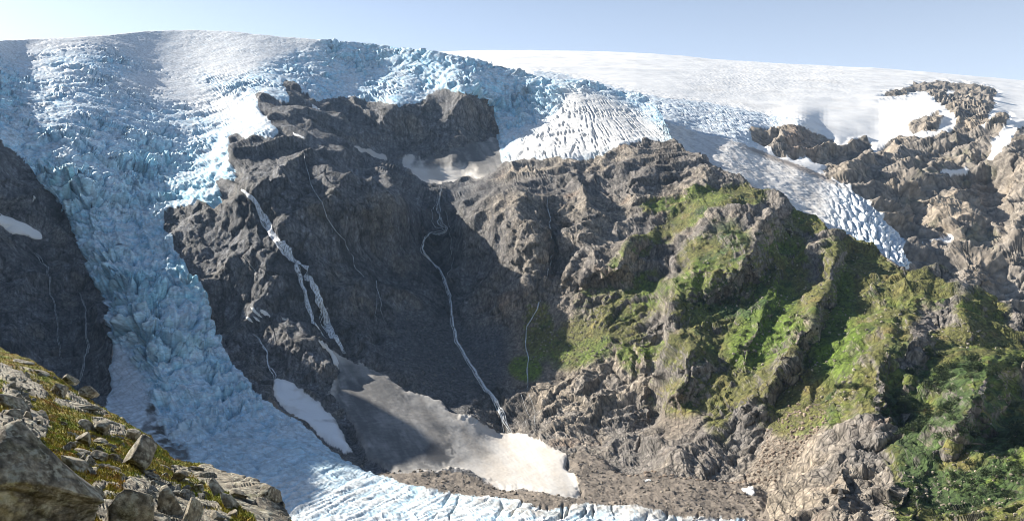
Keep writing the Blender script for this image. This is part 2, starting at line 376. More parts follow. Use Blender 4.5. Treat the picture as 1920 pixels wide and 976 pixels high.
# distances (metres) of the mountain side at traced spots
CTL_B = [(600, 340, 1600), (450, 360, 1600), (830, 355, 1930), (950, 350, 1790), (1170, 330, 1790), (700, 320, 1800), (870, 365, 1850), (0, 80, 2450), (300, 60, 2980), (600, 78, 2880), (300, 120, 2700), (0, 130, 2200), (150, 200, 2030), (350, 160, 2520), (450, 220, 2130),
 (150, 100, 2520), (450, 120, 2650), (560, 120, 2720), (640, 130, 2760), (720, 150, 2720),
 (100, 260, 1830), (300, 250, 2060), (400, 300, 1880), (40, 290, 1730), (250, 400, 1650), (370, 370, 1680), (150, 420, 1580), (250, 500, 1480), (330, 520, 1455),
 (220, 600, 1320), (360, 600, 1335), (300, 700, 1190), (430, 700, 1230), (250, 760, 1110), (400, 800, 1020), (540, 800, 1030), (400, 880, 880),
 (600, 860, 900), (600, 976, 690), (450, 976, 700), (800, 960, 730), (1100, 965, 690), (800, 1150, 460), (1300, 1150, 430), (400, 1150, 470), (1500, 1150, 430),
 (1000, 930, 765), (1200, 940, 735), (1300, 900, 810), (1060, 860, 940), (940, 808, 1190), (1180, 880, 900),
 (620, 655, 1330), (700, 690, 1300), (800, 735, 1250), (900, 795, 1170), (750, 800, 1060), (650, 800, 1060), (800, 850, 960), (700, 870, 920), (900, 870, 960),
 (320, 420, 1610), (440, 300, 1700), (450, 500, 1440), (480, 700, 1230), (550, 600, 1340), (600, 720, 1245), (400, 600, 1375),
 (600, 400, 1540), (600, 550, 1400), (700, 450, 1640), (700, 600, 1430), (740, 690, 1300), (750, 350, 1770), (750, 560, 1500), (620, 300, 1690), (520, 260, 1820), (500, 200, 2130), (560, 200, 2180),
 (640, 268, 2020), (700, 300, 2080), (760, 290, 2290), (850, 270, 2310), (740, 200, 2380), (870, 178, 2410), (925, 240, 2430), (620, 200, 2400),
 (800, 98, 2760), (900, 116, 2690), (1000, 145, 2620), (800, 150, 2670), (950, 180, 2570), (1000, 200, 2500), (960, 250, 2340),
 (850, 300, 2230), (830, 335, 2150), (900, 290, 2270), (930, 300, 2220),
 (1080, 180, 2450), (1150, 210, 2330), (1200, 240, 2200), (1100, 280, 2060), (1000, 292, 2110), (960, 300, 2150), (1235, 245, 2150), (1240, 205, 2330),
 (1100, 310, 1960), (1180, 272, 1990), (1258, 274, 1960), (950, 320, 2000), (870, 345, 2090),
 (830, 400, 1800), (820, 480, 1720), (850, 560, 1590), (870, 680, 1370), (900, 400, 1700), (1000, 390, 1640), (1070, 340, 1790), (960, 550, 1490), (900, 600, 1500), (960, 480, 1560),
 (1060, 500, 1500), (1150, 400, 1650), (1150, 500, 1460), (1000, 640, 1400), (940, 700, 1340), (1000, 760, 1210),
 (1310, 289, 1860), (1400, 346, 1680), (1480, 387, 1570), (1546, 414, 1480), (1606, 452, 1390), (1690, 488, 1290), (1780, 514, 1210), (1860, 562, 1110), (1920, 604, 1040), (2100, 700, 900), (2500, 860, 700),
 (1250, 400, 1620), (1350, 500, 1340), (1250, 600, 1260), (1100, 650, 1310), (1120, 800, 1090), (1300, 700, 1080), (1300, 800, 980), (1400, 600, 1190),
 (1500, 520, 1290), (1500, 700, 980), (1600, 600, 1110), (1600, 700, 920), (1600, 800, 770), (1500, 850, 800), (1500, 950, 670), (1650, 950, 620),
 (1700, 700, 880), (1730, 600, 1040), (1800, 700, 830), (1800, 850, 640), (1900, 720, 800), (1900, 850, 620), (1900, 976, 500), (1700, 976, 560), (1430, 930, 760),
 (1380, 850, 880), (2000, 900, 520), (1800, 1150, 400), (2200, 1150, 400), (2500, 1150, 400),
 (0, 300, 1600), (0, 450, 1420), (0, 620, 1260), (100, 450, 1520), (150, 600, 1350), (190, 740, 1180), (-150, 300, 1500), (-150, 500, 1250), (-150, 700, 1000), (-300, 500, 950), (-300, 800, 700),
 (-120, 90, 1560), (-240, 105, 1360), (-300, 90, 1290), (-400, 60, 1180), (-600, 70, 1100), (-900, 160, 900), (-600, 500, 700), (-900, 600, 500), (-600, 900, 450), (-900, 1100, 350), (-200, 1100, 500), (100, 950, 700)]
D_B = TPS(CTL_B)

FOLDS = [
 # the round knob under the ridge crest, its right flank steep
 [(1440, 346, 0, 150, 40), (1450, 380, 60, 170, 45), (1430, 430, 75, 170, 70), (1395, 490, 70, 130, 60), (1370, 540, 30, 90, 50), (1350, 570, 0, 80, 50)],
 [(1300, 440, 0, 50, 40), (1300, 500, 35, 55, 70), (1255, 560, 45, 45, 90), (1245, 610, 35, 45, 90), (1290, 700, 0, 50, 90)],
 [(1230, 410, 0, 90, 30), (1190, 450, 45, 100, 45), (1160, 500, 50, 90, 50), (1100, 540, 0, 60, 50)],
 [(1560, 420, 0, 50, 30), (1570, 460, 40, 70, 25), (1560, 510, 35, 80, 25), (1545, 560, 45, 80, 25), (1510, 620, 45, 70, 30), (1480, 680, 40, 70, 35), (1440, 740, 25, 60, 30), (1410, 800, 0, 50, 30)],
 [(1460, 440, 0, 30, 30), (1460, 500, 25, 30, 40), (1430, 580, 25, 30, 50), (1400, 650, 25, 50, 50), (1380, 700, 0, 50, 30)],
 [(1720, 500, 0, 90, 40), (1710, 560, 30, 110, 80), (1660, 620, 45, 90, 100), (1650, 690, 50, 80, 90), (1640, 740, 40, 80, 80), (1640, 800, 20, 60, 60), (1640, 850, 0, 60, 60)],
 [(1800, 520, 0, 60, 40), (1800, 560, 25, 60, 45), (1820, 620, 20, 60, 50), (1800, 650, 0, 50, 50)],
 [(1850, 650, 0, 90, 60), (1860, 690, 40, 100, 50), (1830, 740, 55, 90, 70), (1800, 800, 45, 70, 70), (1780, 860, 0, 50, 50)],
 [(1290, 620, 0, 40, 40), (1290, 660, 30, 70, 50), (1270, 740, 25, 60, 50), (1260, 780, 0, 50, 40)],
 [(1225, 560, 0, 30, 30), (1232, 640, -20, 30, 25), (1230, 740, -25, 25, 25), (1205, 820, -15, 25, 25), (1190, 860, 0, 20, 20)],
 [(1610, 800, 0, 80, 50), (1580, 860, 25, 90, 60), (1560, 960, 30, 100, 80), (1560, 1100, 0, 90, 60)],
 [(1700, 850, 0, 80, 50), (1690, 900, 25, 90, 50), (1660, 960, 30, 100, 80), (1660, 1100, 0, 90, 60)],
 # cliffs: bastion, buttresses, gullies
 [(1010, 330, 0, 80, 50), (1000, 380, 25, 110, 50), (1000, 470, 35, 90, 50), (980, 540, 20, 80, 50), (960, 590, 0, 60, 40)],
 [(1090, 360, 0, 40, 40), (1110, 420, 30, 50, 40), (1110, 490, 30, 50, 40), (1090, 540, 0, 40, 40)],
 [(1035, 340, 0, 30, 30), (1040, 420, -22, 25, 30), (1030, 500, -18, 20, 25), (1020, 540, 0, 20, 20)],
 [(835, 330, 0, 25, 30), (825, 400, -25, 40, 35), (815, 480, -30, 40, 30), (845, 580, -15, 30, 25), (880, 700, -10, 30, 30), (930, 800, -10, 20, 20), (950, 820, 0, 20, 20)],
 [(720, 330, 0, 90, 90), (700, 430, 30, 90, 80), (690, 520, 25, 80, 60), (700, 620, 20, 60, 40), (720, 700, 0, 50, 40)],
 [(440, 350, 0, 40, 30), (500, 420, -20, 40, 30), (560, 500, -25, 40, 30), (610, 600, -20, 40, 30), (640, 660, 0, 30, 30)],
 [(470, 560, 0, 60, 60), (540, 620, 25, 80, 60), (590, 680, 40, 90, 40), (610, 720, 35, 90, 30), (600, 750, 0, 60, 30)],
 [(410, 580, 0, 20, 30), (440, 620, 15, 25, 40), (480, 690, 20, 30, 30), (500, 740, 0, 20, 20)],
 [(430, 280, 0, 20, 40), (450, 350, 20, 20, 60), (470, 430, 15, 30, 70), (480, 520, 0, 30, 60)],
 # shallow channels and swells in the icefall
 [(120, 260, 0, 60, 60), (150, 330, 40, 90, 90), (190, 420, 30, 70, 80), (240, 520, 25, 60, 70), (280, 640, 20, 60, 70), (330, 760, 0, 50, 60)],
]

STEP = 1.75
XB = np.concatenate([np.arange(-900, -60, 14.0), np.arange(-60, 1975, STEP), np.arange(1975, 2500, 14.0)])
NTB = 630; NBACK = 10
T = np.linspace(0, 1, NTB); T = T * 0.75 + 0.25 * T ** 1.6
yT = np.interp(XB, [p[0] for p in SKY_B], [p[1] for p in SKY_B])
GX, GT = np.meshgrid(XB, T)
GY = yT[None] + GT * (1180 - yT[None])
sh = GX.shape
x = GX.ravel().astype(np.float32); y = GY.ravel().astype(np.float32)
# coarse evaluation of the smooth distance field, then bilinear
cx = np.arange(-920, 2521, 8.0); cy = np.arange(0, 1321, 8.0)
CXX, CYY = np.meshgrid(cx, cy)
CB = D_B(CXX.ravel(), CYY.ravel()).reshape(CXX.shape)
def bil(C, x, y, st=8.0):
    u = np.clip((x + 920) / st, 0, C.shape[1] - 1.001); v = np.clip(y / st, 0, C.shape[0] - 1.001)
    i = u.astype(int); j = v.astype(int); fu = u - i; fv = v - j
    return (C[j, i] * (1 - fu) + C[j, i + 1] * fu) * (1 - fv) + (C[j + 1, i] * (1 - fu) + C[j + 1, i + 1] * fu) * fv
Y = bil(CB, x, y)
wx = fbm(np.stack([x / 45, y / 60, x * 0], 1), 3); wy = fbm(np.stack([x / 45, y / 60, x * 0 + 9], 1), 3)
for k_, L_ in enumerate(FOLDS):
    Y = Y - (1.75 if k_ < 12 else 1.1) * fold(x + wx * 26, y + wy * 26, L_)
iceS = samp(MP['ice'], x, y)
Y = Y - 10 * iceS

def unproj(x, y, Y): return np.stack([(x - CX) / F * Y, Y, (HY - y) / F * Y], 1).astype(np.float32)
P = unproj(x, y, Y).reshape(sh + (3,))
# the far side of the crest falls away behind it
d_top = P[0] / np.linalg.norm(P[0], axis=1)[:, None]
back = []
for k in range(NBACK, 0, -1):
    s = 6.0 * k ** 2.2
    fall = 0.35 * s + 0.0006 * s * s
    b = P[0] + d_top * np.array([s, s, 0]) ; b[:, 2] -= fall
    back.append(b)
P = np.concatenate([np.array(back, np.float32), P], 0)
GXf = np.concatenate([np.repeat(GX[:1], NBACK, 0), GX], 0); GYf = np.concatenate([np.repeat(GY[:1], NBACK, 0) - 0.0, GY], 0)
sh = GXf.shape; x = GXf.ravel().astype(np.float32); y = GYf.ravel().astype(np.float32)

def gnormal(P):
    du = np.gradient(P, axis=1); dv = np.gradient(P, axis=0)
    n = -np.cross(du, dv); n /= np.maximum(np.linalg.norm(n, axis=2), 1e-9)[..., None]
    return n
def gquads(r, c):
    a = np.arange(r * c, dtype=np.int32).reshape(r, c)
    return np.stack([a[:-1, :-1], a[1:, :-1], a[1:, 1:], a[:-1, 1:]], -1).reshape(-1, 4)

Nn = gnormal(P)
Pf = P.reshape(-1, 3); Nf = Nn.reshape(-1, 3)
face = np.abs((Nf * Pf).sum(1)) / np.linalg.norm(Pf, axis=1)       # how squarely the slope is seen: less fine relief where the mesh is coarse
keep = np.clip(face / .55, .25, 1).astype(np.float32)


wob = noise(np.stack([x / 14, y / 14, x * 0 + 3], 1)) * 4 + noise(np.stack([x / 5, y / 5, x * 0 + 7], 1)) * 1.6
wob2 = noise(np.stack([x / 14, y / 14, x * 0 + 13], 1)) * 4 + noise(np.stack([x / 5, y / 5, x * 0 + 17], 1)) * 1.6
xs, ys = x + wob, y + wob2
A = {k: samp(v, xs, ys) for k, v in MP.items()}
ice = A['ice']; cone = np.maximum(A['cone'], A['cone2']); mist = np.maximum(A['mist'], A['shelf'])
snowtop = np.clip(A['snowtop'] + A['snowb'], 0, 1); lobe = A['lobe']; rub = A['rubble'] * (1 - cone); scree = A['scree']
smoothsnow = np.clip(np.maximum(cone, mist) + A['apron'] * 0.8, 0, 1)
rock = np.clip(1 - ice - cone - mist - A['rubble'] - scree * 0.8, 0, 1)

# --- relief of the rock
Q = Pf / 100.0
warp = np.stack([fbm(Q * 0.9 + 3, 3), fbm(Q * 0.9 + 31, 3), fbm(Q * 0.9 + 57, 3)], 1) * 0.35
Qs = (Q + warp) * np.array([1.25, 1.25, 0.42], np.float32)
Qs[:, 0] += 0.25 * Q[:, 2]
r1 = ridged(Qs * 0.62, 5, 0.46)
r2 = ridged(Qs * 2.6 + 9, 4)
Qw = (Q + warp * 0.9) * np.array([3.2, 2.8, 0.95], np.float32); Qw[:, 0] += (0.8 - 2.2 * A['ridge']) * Q[:, 2]
w1a, w1b, w1h, w1t = worley(Qw)
crack1 = sstep(0.0, 0.16, w1b - w1a)
Qw2 = (Q + warp * 0.6) * np.array([9.5, 9.0, 3.0], np.float32); Qw2[:, 0] += (2.5 - 6.0 * A['ridge']) * Q[:, 2]
w2a, w2b, w2h, w2t = worley(Qw2)
crack2 = sstep(0.0, 0.2, w2b - w2a)
fine = fbm(Q * 14, 4, 0.6)
steep_side = 1 - A['ridge'] * 0.3
rdg = A['ridge']
hw0 = (1 - rdg) * sstep(985, 880, x)
r1s = ridged(Qs * 0.55 + 3, 2)
strata = fbm(np.stack([Q[:, 0] * 5 + 1.5 * Q[:, 2] + warp[:, 0] * 4, Q[:, 1] * 5, Q[:, 2] * 0.8], 1), 4, 0.6)
rrel = lerp(30 * (r1 - 0.45), 26 * (r1s - .5) + 9 * (r1 - .45), hw0) + keep * (1 - .15 * hw0) * (lerp(3.5, 5, rdg) * (r2 - 0.4) + lerp(3.0, 5, rdg) * (w1h - 0.5) * crack1 + lerp(5.5, 10, rdg) * w1t + lerp(2, 3.5, rdg) * w2t - lerp(1.2, 3.5, rdg) * (1 - crack1) \
    + lerp(1.0, 2.6, rdg) * (w2h - 0.5) * crack2 - lerp(0.4, 1.5, rdg) * (1 - crack2) + 1.6 * fine + 6 * strata)
w3a, w3b, w3h, w3t = worley(Q * 16.0 + 3)
grel = 5 * fbm(Q * 1.5, 4) + 3.2 * (0.75 - w3a) * sstep(0.3, 0.7, w3h) + 1.2 * fbm(Q * 12, 4, 0.65) + 0.9 * (1 - w2a) * (w2h > 0.6)

# --- relief of the ice
ib = (x > -60)
ang = np.zeros(len(x), np.float32)
Qi = Q.copy(); Qi += np.stack([fbm(Q * 1.4 + 5, 3), fbm(Q * 1.4 + 41, 3), fbm(Q * 1.4 + 71, 3)], 1) * 0.30
big = ridged(Qi * np.array([0.9, 0.9, 2.2], np.float32), 4)
med = ridged(Qi * np.array([2.3, 2.3, 4.6], np.float32) + 3, 4, .55)
arc = Qi.copy(); arc[:, 1] = 0
arc = np.stack([Qi[:, 0] * 0.55, Qi[:, 1] * 0.2, (Qi[:, 1] * 0.75 + Qi[:, 2] * 1.1 + 0.35 * np.abs(Qi[:, 0] + 6)) * 2.0], 1).astype(np.float32)
bands = ridged(arc, 4, .5)
vary = 0.30 + 1.1 * sstep(-0.2, 0.3, fbm(Q * 0.9 + 15, 3))
Qc = Qi * np.array([1.9, 1.7, 3.0], np.float32)
i1a, i1b, i1h, i1t = worley(Qc)
Qc2 = Qi * np.array([5.2, 4.5, 9.0], np.float32) + 4
i2a, i2b, i2h, i2t = worley(Qc2)
c1 = sstep(0.0, 0.13, i1b - i1a); c2 = sstep(0.0, 0.15, i2b - i2a)
tame = sstep(1150, 760, Pf[:, 1])                          # the flat tongue at the bottom is smoother
rough = np.clip(1 - snowtop * 0.92, 0, 1) * (1 - lobe * 0.9) * (1 - 0.72 * tame) * (1 - A['apron'])
irel = rough * vary * keep * (22 * (big - 0.4) + 26 * (bands - 0.4) + 12 * (med - 0.4) + 6 * (i1h - 0.5) * c1 + 17 * i1t + 7.5 * i2t - 15 * (1 - c1) + 3.4 * (i2h - 0.5) * c2 - 5 * (1 - c2) + 1.5 * fine)
# crevassed white lobe: long gashes running down the slope

lx = (x - 1085 - 0.12 * (y - 160)) / np.clip(0.25 + (y - 150) / 120.0, 0.3, 1.4)
lob_n = ridged(np.stack([lx / 6.5 + 0.8 * noise(np.stack([x / 30, y / 30, x * 0], 1)), y / 42, x * 0 + 2], 1).astype(np.float32), 2)
gash = sstep(0.62, 0.9, lob_n) * sstep(160, 215, y) * sstep(-.35, .15, fbm(Q * np.array([2.5, 2.5, 4], np.float32) + 60, 3))
irel += lobe * (-7.5 * gash + 2.5 * fbm(Q * 3, 3))
# ribs and furrows that follow the flow down the icefall
acr = x - np.interp(y, [150, 300, 400, 500, 600, 700, 800, 900, 960], [260, 230, 225, 245, 280, 340, 440, 640, 860])
rib = ridged(np.stack([acr / 24 + 1.2 * fbm(Q * 1.5 + 9, 3), y / 95, x * 0 + 8], 1).astype(np.float32), 4, .6)
irel += rough * keep * 14 * (rib - .4) * sstep(250, 420, y)
# long flow lines in the flat tongue
tx = (x * 0.42 + y * 0.9)
flow = ridged(np.stack([tx / 9, (x * 0.9 - y * 0.42) / 90, x * 0 + 6], 1).astype(np.float32), 3)
cg = ridged(np.stack([(x * 0.75 + y * 0.55) / 26 + 0.5 * fbm(Q * 2, 2), (x - y) / 140, x * 0 + 1], 1).astype(np.float32), 2)
irel += tame * (2.2 * (0.5 - flow) - 7 * sstep(0.72, 0.95, cg) * sstep(980, 1060, x + 0.2 * y)) * (1 - A['apron'])
irel += snowtop * (3 * fbm(Q * 1.2, 3)) + 0.6 * fine

srel = 2.5 * fbm(Q * 1.6, 3) + 0.5 * fine
srel_r = 3 * fbm(Q * 2.5, 4) + 1.8 * fbm(Q * 16, 3, 0.7) + 1.6 * (w2h > 0.7) * (1 - w2a)

wI = ice; wC = np.clip(smoothsnow, 0, 1) * (1 - wI); wR = np.clip(rub + scree * (1 - cone), 0, 1) * (1 - wI) * (1 - wC)
wK = np.clip(1 - wI - wC - wR, 0, 1)
GRASSY = blobs([
 (1350, 372, 85, 24, -8, 1), (1290, 400, 45, 28, -25, .9), (1240, 385, 40, 16, -10, .8), (1240, 430, 60, 14, -25, .7), (1330, 490, 55, 40, 10, .95), (1370, 460, 40, 50, 0, .5),
 (1330, 560, 85, 60, 0, .95), (1400, 520, 30, 60, 30, .8), (1330, 640, 60, 45, 0, .8), (1200, 470, 90, 18, -30, .45),
 (1470, 480, 45, 70, 0, .85), (1440, 580, 55, 80, 15, 1.0), (1400, 650, 50, 50, 20, 1.0), (1500, 560, 50, 40, 0, .8), (1490, 640, 40, 50, 0, .5), (1520, 410, 40, 20, 25, .8),
 (1590, 500, 55, 60, 0, .9), (1580, 590, 50, 90, 10, 1.05), (1560, 680, 60, 50, 0, 1.05), (1530, 730, 60, 35, -15, .9), (1640, 480, 60, 30, 25, .9), (1680, 560, 50, 60, 0, .7), (1650, 640, 50, 50, 0, .7), (1740, 540, 60, 30, 20, .6),
 (1640, 730, 90, 40, 0, .8), (1560, 770, 70, 35, 0, .7), (1720, 740, 60, 40, 20, .8), (1840, 590, 50, 40, 30, .7), (1800, 640, 60, 30, 0, .8), (1870, 660, 70, 40, 0, .8),
 (1800, 700, 70, 40, 0, .9), (1770, 760, 50, 60, 0, .8), (1860, 740, 60, 60, 0, .9), (1740, 860, 70, 70, 0, .9), (1850, 860, 90, 80, 0, 1), (1880, 800, 60, 60, 0, 1), (1790, 940, 110, 60, 0, .9), (1900, 940, 60, 60, 0, .9),
 (1090, 640, 70, 45, -20, .62), (1010, 620, 30, 60, 0, .6), (985, 690, 30, 22, 0, .8), (1150, 600, 60, 40, -30, .75), (1200, 560, 50, 30, -20, .8), (1130, 550, 60, 30, -30, .4), (1220, 540, 40, 30, 0, .8),
 (1190, 650, 40, 40, -30, .6), (1280, 740, 60, 40, 0, .6), (1260, 660, 40, 40, 0, .6), (1370, 730, 50, 40, 0, .75), (1440, 720, 60, 40, 0, .7), (1480, 780, 60, 40, 0, .55), (1350, 770, 30, 60, 0, .5),
 (1720, 480, 60, 14, 25, .8)], x, y)
n_macro = Nf[:, 2]
rrel_k = rrel * (1 - 0.45 * np.clip(GRASSY, 0, 1)) + grel * 0.6 * np.clip(GRASSY, 0, 1)
disp = wI * irel + wC * srel + wR * srel_r + wK * rrel_k
disp = disp * sstep(150, 600, Pf[:, 1])
PB = (Pf + Nf * disp[:, None]).reshape(sh + (3,))
NB = gnormal(PB)
nb = NB.reshape(-1, 3); nz = nb[:, 2]
pbf = PB.reshape(-1, 3)

# --- colour of the rock, grass, ice, snow (own colours, with some sun and shade painted in)
big_n = fbm(Q * 0.7 + 2, 4); med_n = fbm(Q * 3 + 8, 4); fin_n = fbm(Q * 12 + 1, 3, .65)
streak = fbm(np.stack([x / 5.0, y / 70.0, x * 0], 1).astype(np.float32), 4, .6)
rockc = np.empty((len(x), 3), np.float32); rockc[:] = (0.165, 0.15, 0.135)
rockc = mix3(rockc, (0.29, 0.245, 0.19), sstep(-0.15, 0.45, big_n + 0.5 * med_n))
rockc = mix3(rockc, (0.13, 0.12, 0.115), sstep(0.0, 0.5, med_n - 0.3 * big_n) * 0.7)
rockc = mix3(rockc, (0.30, 0.20, 0.13), sstep(0.2, 0.6, fbm(Q * 1.6 + 77, 3)) * 0.5)
wetmap = blobs([(470, 450, 130, 180, 0, .9), (690, 500, 110, 200, 0, .8), (740, 250, 90, 60, 0, .5), (880, 230, 60, 60, 0, .7), (930, 450, 40, 110, 0, .7), (1000, 470, 40, 90, 0, .6),
                (100, 600, 140, 160, 0, .7), (1120, 450, 40, 90, 0, .5), (930, 770, 60, 50, 0, .5), (720, 640, 60, 70, 0, .8), (1210, 480, 50, 70, 0, .5)], x, y)
rockc = mix3(rockc, (0.045, 0.045, 0.05), sstep(0.0, 0.35, streak + wetmap * 0.35 - 0.22) * np.clip(wetmap * 1.2, 0, 0.85))
rockc = mix3(rockc, (0.035, 0.036, 0.042), A['wetrock'] * (.75 + .5 * np.clip(streak, -.5, .5)))
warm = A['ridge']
shade_rock = np.empty_like(rockc); shade_rock[:] = (0.125, 0.13, 0.142)  # headwall rock made darker and bluer to imitate its shade
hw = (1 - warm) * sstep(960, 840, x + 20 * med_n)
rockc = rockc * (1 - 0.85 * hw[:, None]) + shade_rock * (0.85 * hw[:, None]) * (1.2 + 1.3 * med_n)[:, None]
rockc *= (1 + 0.55 * warm)[:, None] * (1 + .4 * (1 - warm) * sstep(840, 960, x))[:, None]  # ridge and bastion colour raised for the sun on them
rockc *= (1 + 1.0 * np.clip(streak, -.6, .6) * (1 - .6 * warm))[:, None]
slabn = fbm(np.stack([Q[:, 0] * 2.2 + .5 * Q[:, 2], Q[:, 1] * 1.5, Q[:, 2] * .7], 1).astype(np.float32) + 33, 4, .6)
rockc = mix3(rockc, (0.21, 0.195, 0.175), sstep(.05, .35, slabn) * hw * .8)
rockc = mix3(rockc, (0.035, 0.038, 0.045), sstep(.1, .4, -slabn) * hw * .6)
rockc *= (1 - .45 * A['wetrock'])[:, None]
rockc *= (1 - .35 * (1 - crack1) - .25 * (1 - crack2))[:, None]
rockc *= (1 + 0.45 * fin_n)[:, None]
screec = np.empty_like(rockc); screec[:] = (0.25, 0.21, 0.165); screec = mix3(screec, (0.10, 0.105, 0.115), sstep(985, 930, x)); screec *= (1 + 0.5 * fin_n + 0.3 * (w2h - 0.5))[:, None]  # scree left of the shadow edge painted darker, as in shade
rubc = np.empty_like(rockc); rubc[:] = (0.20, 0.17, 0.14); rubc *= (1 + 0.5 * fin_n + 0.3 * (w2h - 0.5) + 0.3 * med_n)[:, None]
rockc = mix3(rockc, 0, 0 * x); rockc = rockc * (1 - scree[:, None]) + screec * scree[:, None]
gn = fbm(Q * 5 + 19, 4, .6)
gm = sstep(0.25, 0.45, GRASSY * 0.62 + 1.0 * (nz - 0.45) + 0.5 * gn + 0.25 * med_n + 0.35 * fin_n + 0.05) * np.clip(GRASSY * 2.2 - 0.1, 0, 1)
grass = np.empty_like(rockc); grass[:] = (0.10, 0.10, 0.028)
grass = mix3(grass, (0.088, 0.125, 0.018), sstep(-0.1, 0.4, big_n + 0.6 * gn) )
grass = mix3(grass, (0.15, 0.115, 0.042), sstep(0.05, 0.5, med_n) * 0.7)
lush = blobs([(1440, 600, 50, 80, 15, 1), (1570, 660, 50, 60, 0, 1), (1580, 580, 25, 80, 0, .8), (1400, 650, 40, 40, 0, 1), (1330, 560, 50, 50, 0, .5), (985, 690, 30, 22, 0, .8), (1330, 372, 40, 18, 0, .6), (1220, 545, 25, 25, 0, .7)], x, y)
grass = mix3(grass, (0.085, 0.135, 0.014), lush * 0.8)
shrubm = sstep(0.0, 0.35, fbm(Q * 4 + 90, 4, .6) + blobs([(1800, 850, 140, 120, 0, .5), (1780, 720, 90, 60, 0, .4), (1700, 800, 60, 100, 0, .4), (1370, 440, 60, 60, 0, .25), (1380, 560, 60, 50, 0, .3)], x, y) - 0.12)
grass = mix3(grass, (0.035, 0.065, 0.018), shrubm * 0.9)
grass *= (1.5 + 1.3 * fin_n + .35 * med_n)[:, None]
rockc = rockc * (1 - gm[:, None]) + grass * gm[:, None]

icec = np.empty_like(rockc); icec[:] = (0.70, 0.88, 0.98); icec = mix3(icec, (0.50, 0.60, 0.69), sstep(330, 200, y) * sstep(1080, 960, x))  # upper ice dimmed for grazing sun and shade, lower ice brightened and blued
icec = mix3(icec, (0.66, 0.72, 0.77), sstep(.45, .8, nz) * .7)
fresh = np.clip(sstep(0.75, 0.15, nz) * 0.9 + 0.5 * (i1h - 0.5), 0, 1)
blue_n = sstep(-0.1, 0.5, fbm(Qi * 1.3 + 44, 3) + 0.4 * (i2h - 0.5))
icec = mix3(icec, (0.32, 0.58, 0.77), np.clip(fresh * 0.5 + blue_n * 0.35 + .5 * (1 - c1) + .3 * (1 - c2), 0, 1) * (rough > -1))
tq = blobs([(110, 330, 60, 30, 40, .9), (130, 440, 40, 60, 0, .5), (350, 370, 60, 30, 0, 1), (330, 310, 90, 40, 20, .6), (370, 520, 40, 60, 40, .9), (240, 540, 90, 40, 0, .7), (20, 170, 30, 40, 0, .7), (300, 700, 120, 90, 0, .4), (640, 880, 140, 20, 25, .5), (890, 220, 60, 60, 30, .35)], x, y)
icec = mix3(icec, (0.32, 0.72, 0.86), tq * sstep(-0.25, 0.35, gn + 0.3 * (i1h - .5)) * 0.75)
dirt = sstep(0.05, 0.45, fbm(Qi * np.array([2.5, 2.5, 5], np.float32) + 61, 4, .6)) * (1 - lobe)
icec = mix3(icec, (0.27, 0.30, 0.34), dirt * lerp(.65, .38, sstep(230, 380, y)) * (1 - snowtop * 0.6))  # dirt bands, thinned lower down to brighten the shaded ice
icec = mix3(icec, (0.66, 0.68, 0.70), np.clip(snowtop * 1.1, 0, 1) * (1 - 0.3 * sstep(0, .5, med_n)))
icec = mix3(icec, (0.72, 0.71, 0.69), lobe * 0.95)
icec = mix3(icec, (0.62, 0.66, 0.70), A['apron'] * 0.8)
icec = mix3(icec, (0.50, 0.66, 0.76), tame * 0.8)
icec = mix3(icec, (0.78, 0.78, 0.76), tame * sstep(0.35, 0.6, 1 - flow) * 0.8 * sstep(880, 930, y + x * 0.02))
icec = mix3(icec, (0.40, 0.34, 0.27), tame * sstep(900, 800, y * 0 + np.abs(x - 900) * 0.5 + 700) * 0 + sstep(14, 0, np.abs(y - np.interp(x, [800, 900, 960, 1022, 1100, 1280], [925, 938, 952, 962, 950, 968]))) * sstep(820, 950, x) * 0.6)
rubi = blobs([(284, 768, 10, 10, 0, 1), (278, 800, 10, 18, -20, .8), (305, 820, 14, 42, -35, 1), (340, 850, 16, 24, -35, .9)], x + 2 * wob, y + 2 * wob2) * sstep(-.15, .15, gn + .1)
icec = mix3(icec, (0.07, 0.065, 0.06), rubi)
fl = fbm(np.stack([acr / 6, y / 45, x * 0 + 2], 1).astype(np.float32), 4, .62)
icec = mix3(icec, (0.20, 0.25, 0.30), sstep(.05, .4, fl) * .38 * (1 - snowtop) * (1 - lobe) * sstep(200, 330, y))
icec = mix3(icec, (0.18, 0.48, 0.68), sstep(.12, .45, -fl + .3 * fin_n) * .45 * (1 - snowtop) * (1 - lobe) * (1 - A['apron']))
icec *= (1 + 0.5 * fin_n)[:, None]

snowc = np.empty_like(rockc); snowc[:] = (0.53, 0.51, 0.48)
grey = blobs([(700, 770, 85, 75, 35, 1), (740, 840, 80, 45, 20, .9), (680, 710, 60, 26, 25, .75), (800, 800, 70, 50, 35, .8), (860, 830, 60, 34, 30, .4), (790, 780, 30, 40, 30, .4), (820, 850, 26, 30, 35, 1.0), (840, 290, 62, 20, -12, 1), (900, 285, 55, 32, 0, 1), (920, 300, 50, 30, 0, .9), (770, 310, 30, 8, 40, -.3)], x + 8 * wob, y)  # fan: debris grey deepened for shade; hollow: its shadow painted grey
fan = fbm(np.stack([(x * 0.8 - y * 0.5) / 24, (x * 0.5 + y * 0.8) / 80, x * 0], 1).astype(np.float32), 4, .6)
snowc = mix3(snowc, (0.42, 0.36, 0.29), sstep(-0.1, 0.5, fan + 0.2 + .3 * med_n) * 0.42)
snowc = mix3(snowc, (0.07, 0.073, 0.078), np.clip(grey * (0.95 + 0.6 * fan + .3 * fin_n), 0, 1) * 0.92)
snowc = mix3(snowc, (0.80, 0.82, 0.84), A['cone2'] * (1 - .5 * sstep(.1, .4, med_n)))
